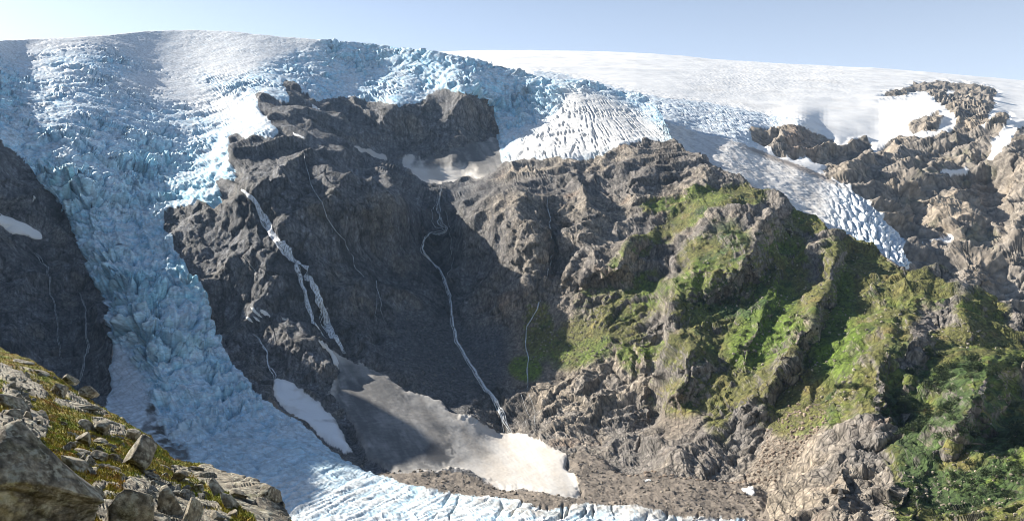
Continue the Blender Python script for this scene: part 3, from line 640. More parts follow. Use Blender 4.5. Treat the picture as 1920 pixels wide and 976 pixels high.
snowc = mix3(snowc, (0.05, 0.05, 0.055), np.maximum(samp(area([[(793, 846), (806, 828), (816, 826), (835, 842), (848, 856), (838, 864), (815, 868), (802, 862)], [(815, 880), (850, 868), (880, 850), (882, 853), (852, 874), (820, 886)]], 3), xs, ys), 0) * 0.85)

reg = np.argmax(np.stack([wK + wR * 0.999 * (scree > rub), wI, wC, rub * (1 - wI) * (1 - wC)], 1), 1)
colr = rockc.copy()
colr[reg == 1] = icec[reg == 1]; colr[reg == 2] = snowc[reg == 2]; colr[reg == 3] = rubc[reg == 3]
QB = gquads(*sh)
fr = reg[QB[:, 0]]
fx = x[QB[:, 0]]; fy = y[QB[:, 0]]
xo, yo = xs[QB[:, 0]], ys[QB[:, 0]]
ridge_f = samp(area([RIDGE]), xo, yo) > 0.5
left_f = xo < 260
lobe_f = lobe[QB[:, 0]] > 0.5
cone2_f = (A['cone2'][QB[:, 0]] > 0.4)
mist_f = (A['mist'][QB[:, 0]] > 0.3) | (A['shelf'][QB[:, 0]] > 0.3)
def region(name, sel, mat, label):
    V, Q_, C, u = submesh(pbf, QB, sel, colr)
    return tag(mesh_np(name, V, Q_, mat, C, normals=nb[u]), label, kind='structure')
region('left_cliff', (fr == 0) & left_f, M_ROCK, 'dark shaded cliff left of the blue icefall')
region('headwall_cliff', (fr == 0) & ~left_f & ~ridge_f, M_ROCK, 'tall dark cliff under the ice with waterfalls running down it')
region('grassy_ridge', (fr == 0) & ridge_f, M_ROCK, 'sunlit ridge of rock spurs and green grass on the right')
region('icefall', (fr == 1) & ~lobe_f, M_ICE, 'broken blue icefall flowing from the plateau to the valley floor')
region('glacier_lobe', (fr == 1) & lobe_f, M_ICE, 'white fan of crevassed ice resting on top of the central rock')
region('avalanche_fan', (fr == 2) & ~cone2_f & ~mist_f, M_SNOW, 'dirty avalanche snow fan at the foot of the waterfall')
region('snow_strip', (fr == 2) & cone2_f, M_SNOW, 'narrow white snow strip beside the dark rock rib')
region('hollow_snowfield', (fr == 2) & mist_f, M_SNOW, 'snow in the hollow beneath the upper cliff, its shadow painted grey')
region('moraine', (fr == 3), M_GRAVEL, 'brown rubble moraine between glacier tongue and ridge')

# surface lookup for things that stand on the mountain side
_yrow = GYf[NBACK:]
def surf(px, py):
    px = np.atleast_1d(np.asarray(px, float)); py = np.atleast_1d(np.asarray(py, float))
    ci = np.clip(np.interp(px, XB, np.arange(len(XB))), 0, len(XB) - 1.001)
    i = ci.astype(int); f = ci - i
    yt = np.interp(px, XB, yT); t = np.clip((py - yt) / (1180 - yt), 0, 1)
    rj = np.clip(np.interp(t, T, np.arange(NTB)), 0, NTB - 1.001); j = rj.astype(int); g = rj - j
    j = j + NBACK
    def s(Gd): return ((Gd[j, i].T * (1 - f) + Gd[j, i + 1].T * f) * (1 - g) + (Gd[j + 1, i].T * (1 - f) + Gd[j + 1, i + 1].T * f) * g).T
    return s(PB), s(NB)
# ------------------------------------------------------------------ the far side: snow dome, side glacier, rocky mountain
SKY_A = [(600, 110), (780, 100), (861, 95), (991, 94), (1092, 96), (1192, 99), (1280, 105), (1380, 114), (1481, 120), (1631, 127), (1732, 134), (1832, 143), (1920, 151), (2520, 220)]
FROCK = [(1644, 186), (1661, 173), (1697, 166), (1717, 156), (1757, 154), (1807, 156), (1842, 160), (1867, 168), (1876, 178), (1857, 184), (1868, 193), (1855, 210),
         (1846, 228), (1870, 215), (1893, 210), (1890, 228), (1876, 245), (1862, 262), (1855, 285), (1850, 305), (1865, 298), (1880, 270), (1900, 262),
         (1905, 240), (1935, 225), (2000, 220), (2520, 300), (2520, 900), (1650, 900), (1660, 520), (1714, 498), (1706, 478), (1697, 462), (1697, 437), (1666, 411), (1641, 386), (1621, 366),
         (1591, 346), (1561, 336), (1541, 321), (1561, 301), (1576, 281), (1591, 266), (1616, 258), (1636, 269), (1639, 286), (1651, 276), (1666, 266),
         (1681, 261), (1707, 258), (1732, 261), (1767, 251), (1790, 240), (1795, 228), (1775, 205), (1757, 190), (1740, 172), (1722, 168), (1700, 180), (1670, 183)]
FROCK2 = [(1702, 248), (1702, 233), (1727, 218), (1757, 211), (1774, 221), (1762, 228), (1762, 246), (1727, 251)]
FCLIFF = [(1400, 243), (1425, 238), (1456, 243), (1486, 231), (1508, 236), (1531, 246), (1561, 256), (1574, 276), (1566, 296), (1551, 304), (1526, 299),
          (1511, 290), (1496, 294), (1456, 289), (1431, 274), (1410, 258)]
FPATCH = [[(1752, 321), (1807, 313), (1830, 317), (1802, 325), (1767, 328)], [(1897, 241), (1890, 266), (1877, 281), (1862, 301), (1852, 301), (1860, 289), (1870, 274), (1880, 261)],
          [(1715, 452), (1752, 454), (1772, 446), (1782, 436), (1790, 442), (1780, 455), (1750, 460), (1722, 458)], [(1780, 168), (1827, 173), (1820, 177), (1790, 174), (1770, 180), (1772, 173)],
          [(1838, 235), (1848, 228), (1850, 240), (1840, 245)], [(1560, 332), (1590, 344), (1584, 347), (1562, 338)]]
SIDE = [(1236, 222), (1280, 240), (1330, 256), (1370, 262), (1420, 280), (1470, 299), (1510, 313), (1541, 326), (1591, 350), (1621, 370), (1641, 390), (1666, 415), (1697, 440),
        (1714, 465), (1722, 500), (1600, 560), (1200, 420), (1200, 240)]
BAND = [(1000, 130), (1092, 146), (1142, 160), (1192, 172), (1242, 184), (1280, 186), (1380, 201), (1446, 216), (1511, 223), (1508, 238), (1486, 233), (1456, 245), (1425, 240), (1400, 245),
        (1410, 260), (1431, 276), (1420, 282), (1370, 264), (1330, 258), (1280, 243), (1240, 225), (1200, 260), (1000, 200)]
TALUS = [(1856, 560), (1870, 530), (1900, 510), (1940, 500), (2000, 520), (2100, 700), (1900, 640)]
SPECK = [[(1280, 128), (1420, 118), (1560, 128), (1640, 150), (1600, 168), (1480, 160), (1400, 178), (1380, 192), (1290, 170), (1200, 165), (1300, 150)], [(1460, 185), (1500, 180), (1490, 205), (1465, 200)]]
MA = {'rock': area([FROCK, FROCK2, FCLIFF], 4), 'patch': area(FPATCH, 3), 'side': area([SIDE], 6), 'band': area([BAND], 8), 'talus': area([TALUS], 10), 'speck': area(SPECK, 20), 'cliff': area([FCLIFF], 6), 'soft': area([FROCK, FROCK2], 30)}
CTL_A = [(1600, 450, 1560), (1560, 150, 3850), (1620, 150, 3760), (1560, 180, 3440), (1610, 180, 3440), (1560, 205, 3090), (1600, 205, 3110), (1760, 140, 4150), (1850, 150, 3900), (1960, 170, 3500), (1700, 200, 2980), (1620, 240, 2760), (1550, 390, 1730), (1400, 340, 1800), (600, 110, 5200), (860, 95, 5600), (1000, 94, 5600), (1300, 108, 5400), (1600, 124, 5000), (1900, 149, 4150), (2500, 218, 3600), (1100, 130, 4200), (900, 115, 4600), (1000, 200, 3000), (600, 300, 3000), (1000, 400, 2200),
 (1300, 150, 3900), (1500, 150, 3900), (1700, 150, 3600), (1900, 180, 3300), (1200, 175, 3300), (1300, 185, 3150), (1450, 214, 2880), (1540, 220, 2900), (1650, 220, 2980), (1500, 180, 3350),
 (1250, 235, 2350), (1300, 250, 2380), (1400, 243, 2480), (1500, 233, 2500), (1500, 292, 2300), (1430, 274, 2370), (1572, 276, 2360), (1400, 285, 2180), (1500, 320, 2050), (1600, 380, 1780), (1650, 430, 1600), (1700, 485, 1420), (1300, 330, 1780), (1500, 420, 1650), (1700, 560, 1300),
 (1545, 322, 2130), (1600, 340, 2010), (1610, 262, 2590), (1700, 262, 2540), (1790, 235, 2600), (1660, 185, 3250), (1750, 156, 3500), (1870, 170, 3300), (1720, 180, 3150), (1750, 215, 2750),
 (1650, 350, 1990), (1700, 350, 2010), (1700, 430, 1780), (1780, 320, 2200), (1800, 250, 2500), (1780, 430, 1760), (1850, 300, 2250), (1850, 380, 2080), (1850, 440, 1760), (1900, 260, 2250), (1920, 350, 2020), (1920, 440, 1700), (2050, 300, 2150), (2050, 450, 1750),
 (1725, 460, 1640), (1780, 450, 1700), (1830, 430, 1690), (1740, 500, 1500), (1800, 470, 1560), (1850, 480, 1540), (1850, 530, 1440), (1910, 480, 1560), (1900, 540, 1450), (1920, 590, 1350), (2100, 700, 1200), (2500, 800, 1000), (2400, 400, 1700), (1700, 700, 1300), (1200, 640, 1900)]
D_A = TPS(CTL_A, 4e-4)
FOLDS_A = [
 [(1640, 270, 0, 40, 12), (1630, 300, 30, 50, 15), (1610, 340, 20, 40, 20), (1610, 350, 0, 40, 20)],
 [(1700, 270, 0, 50, 30), (1710, 340, 30, 60, 40), (1700, 410, 25, 50, 40), (1700, 440, 0, 50, 40)],
 [(1830, 320, 0, 80, 30), (1810, 370, 50, 90, 40), (1790, 420, 50, 90, 60), (1780, 445, 0, 90, 60)],
 [(1850, 400, 0, 30, 30), (1848, 440, -25, 30, 30), (1840, 470, 0, 30, 30)],
 [(1895, 250, 0, 20, 30), (1890, 300, 25, 30, 40), (1885, 380, 45, 40, 60), (1895, 440, 40, 40, 60), (1900, 480, 0, 40, 60)],
 [(1840, 425, 0, 60, 30), (1840, 470, 30, 50, 50), (1840, 520, 30, 40, 50), (1835, 560, 0, 30, 40)],
 [(1515, 235, 0, 20, 50), (1512, 265, 18, 12, 60), (1512, 300, 0, 20, 50)]]
XA = np.concatenate([np.arange(620, 840, 12.0), np.arange(840, 1975, 2.0), np.arange(1975, 2500, 14.0)])
NTA = 300
TA = np.linspace(0, 1, NTA); TA = TA * 0.5 + 0.5 * TA ** 1.5
yA = np.interp(XA, [p[0] for p in SKY_A], [p[1] for p in SKY_A])
yE = np.interp(XA, [600, 1150, 1280, 1480, 1720, 1860, 1920, 2500], [240, 280, 320, 450, 540, 610, 640, 900])
gx, gt = np.meshgrid(XA, TA); gy = yA[None] + gt * (yE - yA)[None]
sha = gx.shape; x = gx.ravel().astype(np.float32); y = gy.ravel().astype(np.float32)
CA = D_A(CXX.ravel(), CYY.ravel()).reshape(CXX.shape)
Y = bil(CA, x, y)
u_ = y - np.interp(x, [p[0] for p in SKY_A], [p[1] for p in SKY_A])
Ysn = np.interp(u_, [0, 12, 30, 60, 90, 130, 180, 260], [5300, 4600, 3950, 3380, 2980, 2620, 2300, 2000]) * (1.0 + 0.00002 * (x - 1400)) 
wsn = sstep(235, 165, y + 25 * samp(MA['soft'], x, y))
Y = np.exp(np.log(Y) * (1 - wsn) + np.log(Ysn) * wsn)
for L_ in FOLDS_A: Y = Y - fold(x + 8 * noise(np.stack([x / 20, y / 20, x * 0], 1)), y, L_)
P = unproj(x, y, Y).reshape(sha + (3,))
d_top = P[0] / np.linalg.norm(P[0], axis=1)[:, None]
back = []
for k in range(8, 0, -1):
    s = 25.0 * k ** 2; b = P[0] + d_top * np.array([s, s, 0]); b[:, 2] -= 0.05 * s + 0.0002 * s * s; back.append(b)
P = np.concatenate([np.array(back, np.float32), P], 0)
x = np.concatenate([np.repeat(gx[:1], 8, 0), gx], 0).ravel().astype(np.float32); y = np.concatenate([np.repeat(gy[:1], 8, 0), gy], 0).ravel().astype(np.float32)
sha = P.shape[:2]
N_ = gnormal(P)
keep = np.clip(np.abs((N_ * P).sum(2)) / np.linalg.norm(P, axis=2) / .5, .25, 1).ravel().astype(np.float32)
Pf = P.reshape(-1, 3); Nf = N_.reshape(-1, 3)
wob = noise(np.stack([x / 14, y / 10, x * 0 + 3], 1)) * 4 + noise(np.stack([x / 5, y / 5, x * 0 + 7], 1)) * 2
wob2 = noise(np.stack([x / 14, y / 10, x * 0 + 13], 1)) * 3 + noise(np.stack([x / 5, y / 5, x * 0 + 17], 1)) * 1.6
B_ = {k: samp(v, x + wob, y + wob2) for k, v in MA.items()}
Q = Pf / 100.0
rk = np.clip(B_['rock'] - B_['patch'], 0, 1)
warp = np.stack([fbm(Q * 0.9 + 3, 3), fbm(Q * 0.9 + 31, 3), fbm(Q * 0.9 + 57, 3)], 1) * 0.4
Qs = (Q + warp) * np.array([1.1, 1.1, 0.7], np.float32)
r1 = ridged(Qs * 0.6 + 4, 5, .42)
Qw = (Q + warp * 0.6) * np.array([2.2, 2.2, 1.6], np.float32); Qw[:, 0] -= 0.8 * Q[:, 2]
a1, b1, h1, t1 = worley(Qw); ck = sstep(0, .18, b1 - a1)
a2, b2, h2, t2 = worley((Q + warp * .3) * np.array([9, 9, 7], np.float32)); ck2 = sstep(0, .2, b2 - a2)
fine = fbm(Q * 8, 4, .6)
rrel = 46 * (r1 - .45) + keep * ( 7 * (h1 - .5) * ck + 8 * t1 + 3 * t2 - 7 * (1 - ck) + 5 * (h2 - .5) * ck2 - 3 * (1 - ck2) + 4 * fine)
Qi = Q + np.stack([fbm(Q * 1.4 + 5, 3), fbm(Q * 1.4 + 41, 3), fbm(Q * 1.4 + 71, 3)], 1) * 0.3
i1, i2, ih, it = worley(Qi * np.array([4.0, 3.2, 5], np.float32)); c1 = sstep(0, .25, i2 - i1)
brel = keep * (16 * (ridged(Qi * np.array([1, 1, 2], np.float32), 4) - .4) + 8 * (ih - .5) * c1 + 14 * it - 8 * (1 - c1) + 3 * fine)
# side glacier: smooth above, broken into blocks towards its end
along = sstep(1540, 1640, x + 0.15 * y - 40)
s1, s2, sh_, st_ = worley(np.stack([(x * 0.55 + y * 0.8) / 15 + wob * .12, (x * 0.8 - y * 0.5) / 8 + wob2 * .1, x * 0], 1)); sc = sstep(0, .3, s2 - s1)
sflow = ridged(np.stack([(x * 0.55 - y * 0.85) / 11 + .9 * fbm(Q * 1.2, 3), (x * 0.85 + y * 0.5) / 60, x * 0 + 4], 1).astype(np.float32), 3)
siderel = along * (3.5 * (sh_ - .5) * sc + 3 * st_ - 6 * (1 - sc)) + (1 - along) * (1.3 * (0.5 - sflow) + 2.2 * fine + 2.5 * (ridged(Q * np.array([3, 3, 5], np.float32), 3) - .4))
snrel = 6 * fbm(Q * .5, 3) + 0.8 * fine * B_['speck'] * 4
side = B_['side'] * (1 - rk); band = B_['band'] * (1 - rk) * (1 - side)
sn = np.clip(1 - rk - side - band, 0, 1)
disp = rk * rrel + side * siderel + band * brel + sn * snrel
PA = (Pf + Nf * disp[:, None]).reshape(sha + (3,))
NA = gnormal(PA)
nz = NA[..., 2].ravel()
big_n = fbm(Q * .6 + 2, 4); med_n = fbm(Q * 2.5 + 8, 4); fin_n = fbm(Q * 9 + 1, 3, .65)
rc = np.empty((len(x), 3), np.float32); rc[:] = (0.30, 0.265, 0.225)
rc = mix3(rc, (0.42, 0.35, 0.27), sstep(-.1, .4, big_n + .5 * med_n))
rc = mix3(rc, (0.17, 0.155, 0.145), sstep(0, .5, med_n - .2 * big_n) * .6)
rc = mix3(rc, (0.20, 0.20, 0.11), sstep(.1, .4, med_n + blobs([(1835, 440, 40, 20, 10, .5), (1780, 300, 90, 40, 0, .15)], x, y) - .1) * .5)
rc = mix3(rc, (0.44, 0.30, 0.22), blobs([(1490, 262, 16, 30, 10, .6), (1520, 270, 20, 30, 0, .4)], x, y) * .7)
rc = mix3(rc, (0.40, 0.36, 0.31), B_['talus'])
rc *= (1 - .3 * (1 - ck) - .2 * (1 - ck2))[:, None]
rc *= (1 + .5 * fin_n)[:, None]
sc_ = np.empty_like(rc); sc_[:] = (0.80, 0.795, 0.78)
sc_ = mix3(sc_, (0.55, 0.56, 0.57), B_['speck'] * sstep(-.2, .35, fbm(Q * np.array([2, .5, 4], np.float32) + 3, 4, .65)) * .5)
sc_ = mix3(sc_, (0.64, 0.625, 0.60), sstep(0.05, .5, big_n) * .6)
gc = np.empty_like(rc); gc[:] = (0.72, 0.70, 0.67)
gc = mix3(gc, (0.50, 0.47, 0.44), sstep(.3, .8, sflow + .5 * med_n) * (1 - along) * .6)
gc = mix3(gc, (0.80, 0.84, 0.87), along * .9); gc = mix3(gc, (0.45, 0.64, 0.78), along * (1 - sc) * .6)
edge = sstep(10, 1, np.abs(y - np.interp(x, [1370, 1420, 1470, 1541, 1600, 1650, 1700], [266, 284, 303, 330, 356, 395, 440])))
gc = mix3(gc, (0.27, 0.22, 0.18), edge * sstep(1360, 1420, x) * .8 * (1 - along * .7))
bc = np.empty_like(rc); bc[:] = (0.60, 0.66, 0.72)
bc = mix3(bc, (0.34, 0.54, 0.68), np.clip(sstep(.8, .2, nz) * .7 + .6 * (ih - .5), 0, 1))
bc = mix3(bc, (0.36, 0.37, 0.38), sstep(.0, .4, fbm(Q * 3 + 9, 4, .6)) * .5)
regA = np.argmax(np.stack([rk, side, band, sn], 1), 1)
ca = rc.copy(); ca[regA == 1] = gc[regA == 1]; ca[regA == 2] = bc[regA == 2]; ca[regA == 3] = sc_[regA == 3]
QA = gquads(*sha); fr = regA[QB[:0, 0]] if False else regA[QA[:, 0]]; paf = PA.reshape(-1, 3)
fxx = x[QA[:, 0]]; fyy = y[QA[:, 0]]
isl = (B_['cliff'][QA[:, 0]] > .2)
def regionA(name, sel, mat, label):
    V, Q_, C, u = submesh(paf, QA, sel, ca)
    return tag(mesh_np(name, V, Q_, mat, C, normals=NA.reshape(-1, 3)[u]), label, kind='structure')
M_FROCK = material('far_rock', 0.85, bump=0.8, bscale=0.08, dist=5.0, scale=0.08, lo=.65, hi=1.3, cracks=.022, cstretch=(1, 1, .6), cdark=.62)
regionA('rocky_mountain', (fr == 0) & ~isl, M_FROCK, 'bare tan rock mountain with snow patches behind the side glacier')
regionA('rock_island', (fr == 0) & isl, M_FROCK, 'small dark cliff sticking out of the ice above the side glacier')
regionA('side_glacier', fr == 1, M_ICE, 'grey white glacier arm running down behind the ridge')
regionA('crevasse_band', fr == 2, M_ICE, 'broken blue ice band below the snow dome')
regionA('snow_dome', fr == 3, M_SNOW, 'smooth bright snow dome of the ice cap on the skyline')
# ------------------------------------------------------------------ snow patches, streams and waterfalls on the mountain side
def poly_at(poly, f=1.0): return np.array(poly, float)

def snow_patch(poly, label, thick=1.6, group=None, col=(0.80, 0.80, 0.79)):
    """a lens of old snow lying on the rock, thin at its rim"""
    poly = np.array(poly, float); c = poly.mean(0)
    n = 56; per = []
    seg = np.linalg.norm(np.roll(poly, -1, 0) - poly, axis=1); L = np.concatenate([[0], np.cumsum(seg)])
    s = np.linspace(0, L[-1], n, endpoint=False)
    cl = np.vstack([poly, poly[:1]])
    bx = np.interp(s, L, cl[:, 0]); by = np.interp(s, L, cl[:, 1])
    bx = bx + np.array([random.uniform(-.7, .7) for _ in s]); by = by + np.array([random.uniform(-.7, .7) for _ in s])
    rings = [1.0, 0.93, 0.75, 0.5, 0.25]; V = []
    for r in rings:
        px = c[0] + (bx - c[0]) * r; py = c[1] + (by - c[1]) * r
        p, nn = surf(px, py)
        h = -0.6 if r == 1.0 else thick * (1 - 0.55 * r)
        V.append(p + nn * h - p / np.linalg.norm(p, axis=1)[:, None] * (0 if r == 1.0 else 1.2))
    p, nn = surf(c[0], c[1]); V.append(p + nn * thick)
    V = np.vstack(V); Fs = []
    for k in range(len(rings) - 1):
        for i in range(n):
            a, b = k * n + i, k * n + (i + 1) % n
            Fs += [(a, b, b + n), (a, b + n, a + n)]
    last = (len(rings) - 1) * n
    for i in range(n): Fs.append((last + i, last + (i + 1) % n, len(V) - 1))
    C = np.tile(np.array(col, np.float32), (len(V), 1))
    return tag(mesh_np('snow_patch', V, np.array(Fs), M_SNOW, C), label, 'snow patch', group)

snow_patch([(1390, 916), (1401, 917), (1410, 911), (1414, 914), (1416, 926), (1411, 928), (1400, 925), (1391, 921)], 'small lone white snow patch lying on the brown rubble below the grassy ridge')
snow_patch([(1204, 898), (1218, 897), (1222, 899), (1210, 901)], 'tiny flat snow scrap at the left end of the rubble under a dark boulder outcrop', .8)
snow_patch([(0, 386), (12, 388), (30, 402), (52, 414), (70, 424), (82, 433), (84, 442), (70, 440), (50, 430), (34, 425), (18, 410), (0, 400)], 'long slanting snow streak on a ledge of the left cliff', 2.0)
snow_patch([(58, 375), (64, 377), (60, 381)], 'tiny snow speck above the slanting streak on the left cliff', .8)
snow_patch([(456, 590), (464, 592), (470, 597), (474, 604), (466, 601), (458, 596)], 'snow scrap shaped like a claw on the rib right of the icefall', 1.0)
snow_patch([(487, 578), (498, 576), (505, 578), (502, 585), (492, 586), (486, 583)], 'brightest of the small snow scraps on the rib beside the waterfall', 1.0)
snow_patch([(471, 577), (478, 579), (487, 590), (482, 589), (473, 583)], 'thin snow scrap between its two neighbours on the rib', .8)
snow_patch([(474, 592), (480, 593), (484, 598), (477, 597)], 'lowest small snow scrap on the rib beside the waterfall', .8)
snow_patch([(526, 580), (537, 582), (545, 588), (534, 586)], 'narrow snow scrap right of the bright one on the rib', .8)
snow_patch([(592, 647), (604, 650), (622, 660), (634, 676), (637, 690), (631, 684), (620, 668), (606, 657)], 'curved snow rim along the top of the rib at the waterfall foot', 1.5)
snow_patch([(586, 190), (594, 196), (603, 205), (606, 209), (596, 205), (588, 200)], 'small snow wedge on the rock left of the upper cliff', 1.5)
snow_patch([(549, 246), (556, 250), (572, 263), (566, 261), (553, 253)], 'thin snow sliver on the rock edge right of the ice lip', 1.5)

def water_material():
    m = bpy.data.materials.new('white_water'); m.use_nodes = True; nt = m.node_tree; N = nt.nodes; L = nt.links
    b = N['Principled BSDF']; b.inputs['Roughness'].default_value = 0.35; b.inputs['Specular IOR Level'].default_value = 0.5
    tc = N.new('ShaderNodeTexCoord'); mp = N.new('ShaderNodeMapping'); mp.inputs['Scale'].default_value = (1, 1, 0.25)
    n1 = N.new('ShaderNodeTexNoise'); n1.inputs['Scale'].default_value = 0.35; n1.inputs['Detail'].default_value = 5
    L.new(tc.outputs['Object'], mp.inputs[0]); L.new(mp.outputs[0], n1.inputs['Vector'])
    cr = N.new('ShaderNodeValToRGB'); cr.color_ramp.elements[0].position = 0.35; cr.color_ramp.elements[0].color = (0.55, 0.62, 0.70, 1)
    cr.color_ramp.elements[1].position = 0.6; cr.color_ramp.elements[1].color = (0.84, 0.88, 0.91, 1)
    L.new(n1.outputs[0], cr.inputs[0]); L.new(cr.outputs[0], b.inputs['Base Color'])
    return m
M_WATER = water_material()
def veil_material():
    m = water_material(); m.name = 'spray'; nt = m.node_tree; N = nt.nodes; L = nt.links; b = N['Principled BSDF']
    tc = N.new('ShaderNodeTexCoord'); mp = N.new('ShaderNodeMapping'); mp.inputs['Scale'].default_value = (1, 1, 0.07)
    mp.inputs['Rotation'].default_value = (0, math.radians(-22), 0)
    n = N.new('ShaderNodeTexNoise'); n.inputs['Scale'].default_value = 0.55; n.inputs['Detail'].default_value = 4
    mr = N.new('ShaderNodeMapRange'); mr.inputs['From Min'].default_value = .30; mr.inputs['From Max'].default_value = .52; mr.inputs['To Max'].default_value = .95
    L.new(tc.outputs['Object'], mp.inputs[0]); L.new(mp.outputs[0], n.inputs['Vector']); L.new(n.outputs[0], mr.inputs['Value']); L.new(mr.outputs[0], b.inputs['Alpha'])
    return m
M_VEIL = veil_material()

def strand(path, w, jit, seed, lift=1.2, depth=0.5, V=None, Fs=None, thin_ends=True, wander=1.0):
    """one thread of falling water: a bulged ribbon laid on the rock along photo-traced points; w, jit in photo px"""
    r = random.Random(seed)
    P = np.array(path, float); seg = np.linalg.norm(np.diff(P, axis=0), axis=1); L = np.concatenate([[0], np.cumsum(seg)])
    n = max(4, int(L[-1] / 4)); s = np.linspace(0, L[-1], n)
    px = np.interp(s, L, P[:, 0]); py = np.interp(s, L, P[:, 1]); off = r.uniform(-1, 1) * jit
    ph = r.uniform(0, 6.28); k1 = r.uniform(.03, .07); k2 = r.uniform(.12, .25)
    W = np.interp(s, L, P[:, 2]) if P.shape[1] > 2 else np.ones(n)
    px = px + off * W + wander * (np.sin(s * .05 + 1.3) * 1.2 + np.sin(s * .17 + .4) * .7 + .35 * np.sin(s * k2 + ph * 2))
    t = s / s[-1]; ww = w * W * (0.8 + 0.2 * np.sin(s * k2 * 1.3 + ph)) * (np.clip(np.minimum(t, 1 - t) * 8, 0.15, 1) if thin_ends else 1)
    dx = np.gradient(px); dy = np.gradient(py); ln = np.hypot(dx, dy); tx, ty = -dy / ln, dx / ln
    base = len(V); rows = []
    for q, h in ((-0.5, 0), (-0.25, .8), (0.25, .8), (0.5, 0)):
        p, nn = surf(px + tx * ww * q, py + ty * ww * q)
        pc, nc = surf(px, py)
        # keep the ribbon a ribbon: sideways extent in metres at the centre's distance
        mm = pc[:, 1] / F
        side = np.stack([tx * ww * q * mm, np.zeros(n), -ty * ww * q * mm], 1)
        out = -pc / np.linalg.norm(pc, axis=1)[:, None]
        rows.append(pc + side + out * (lift + 1.2 + h * depth) )
    R = np.stack(rows, 1).reshape(-1, 3)
    for i in range(n - 1):
        for j in range(3):
            a = base + i * 4 + j; Fs.append((a, a + 1, a + 5, a + 4))
    V.extend(R.tolist())

def waterfall(name, label, strands, cat='waterfall', group=None, veil=None):
    """strands: list of (path, count, width, jitter)"""
    root = None; seed = hash(name) % 1000
    V, Fs = [], []; k = 0
    for path, count, w, jit in strands:
        for c in range(count):
            k += 1; strand(path, w, jit, sum(map(ord, label)) + k * 7, V=V, Fs=Fs, wander=0.6 if w > 2 else 1)
    o = tag(mesh_np(name, np.array(V), np.array(Fs), M_VEIL), label, cat, group)
    if veil:
        V, Fs = [], []
        for path, w in veil: strand(path, w, 0, 5, V=V, Fs=Fs, wander=0.2, lift=.3, depth=1.5)
        mesh_np('spray_veil', np.array(V), np.array(Fs), M_VEIL, parent=o)
    return o

MAIN_D = [(572, 500, .4), (582, 516, .4), (590, 535, .4)]
waterfall('waterfall', 'broad white waterfall dropping diagonally from the icefall edge to the avalanche fan',
          [(MAIN_A, 18, 1.3, 5.5), (MAIN_B, 9, 1.0, 3.6), (MAIN_C, 18, 1.3, 5.5), (MAIN_D, 3, 1.0, 2)], veil=[(MAIN_A, 15), (MAIN_B, 9), (MAIN_C, 15)])
CEN2 = [(822, 380, .8), (830, 400, .8), (834, 430, .8), (838, 460, .8), (843, 490, .8), (846, 510, .8), (842, 540, .8)]
waterfall('stream', 'long thin white stream winding down the middle gully to the snow fan',
          [(CEN, 6, 1.05, 2.4), (CEN2, 1, .6, .5), ([(895, 715, 1), (912, 730, 1), (926, 748, 1), (940, 775, 1.4), (955, 806, 1.6)], 2, 1.2, 3)], 'stream')
waterfall('waterfall', 'thin water thread crossing the dark cliff between the broad waterfall and the middle stream',
          [([(562, 268, .8), (572, 300, .9), (585, 335, .9), (600, 380, .9), (612, 410, 1), (630, 432, 1), (645, 448, 1), (656, 464, 1.1), (664, 484, 1), (668, 500, 1), (684, 516, 1), (700, 535, .9), (712, 555, .9), (716, 578, 1), (726, 600, .9)], 2, .6, 1.0),
           ([(700, 535, .7), (706, 560, .7), (710, 600, .7)], 1, .6, 1)], group='thin water threads on the dark cliff')
waterfall('waterfall', 'short vertical thread high on the middle bastion right of the long stream',
          [([(1026, 362, .9), (1030, 385, 1), (1034, 410, 1), (1032, 440, 1), (1034, 470, 1), (1032, 500, 1.1), (1028, 520, 1), (1024, 536, 1)], 2, .8, 1.0)], group='thin water threads on the dark cliff')
waterfall('stream', 'tiny bright stream running down the scree and grass left of the ridge',
          [([(1012, 560, .9), (1009, 580, 1.2), (998, 598, 1), (990, 612, 1), (986, 640, 1), (990, 668, .9), (988, 700, 1), (990, 730, 1)], 3, 1.2, 1.2)], 'stream')
waterfall('waterfall', 'left one of two drips over the rock step below the tiny stream', [([(980, 736, .6), (985, 760, .7), (990, 800, .6)], 1, .8, .5)])
waterfall('waterfall', 'right one of two drips over the rock step below the tiny stream', [([(994, 740, .6), (1000, 770, .6), (1004, 808, .6)], 1, .8, .5)])
waterfall('waterfall', 'thread of water on the left cliff directly below the slanting snow streak',
          [([(62, 455, 1), (78, 475, 1.6), (90, 500, 1.3), (92, 530, 1), (100, 560, 1), (106, 600, 1), (112, 640, 1.2), (118, 668, 1)], 2, .6, 1.4)], group='threads on the left cliff')
waterfall('waterfall', 'veil of water near the icefall edge on the left cliff',
          [([(140, 530, .6), (152, 555, 1), (160, 590, 1.4), (160, 640, 1.8), (150, 690, 1.6), (146, 712, 1.4)], 3, .45, 3)], group='threads on the left cliff')
waterfall('waterfall', 'short white cascade on the rib between icefall and snow strip',
          [([(468, 620, .8), (486, 640, 1), (498, 660, 1.2), (507, 680, 1.5), (512, 700, 1.6)], 3, 1.3, 2)])

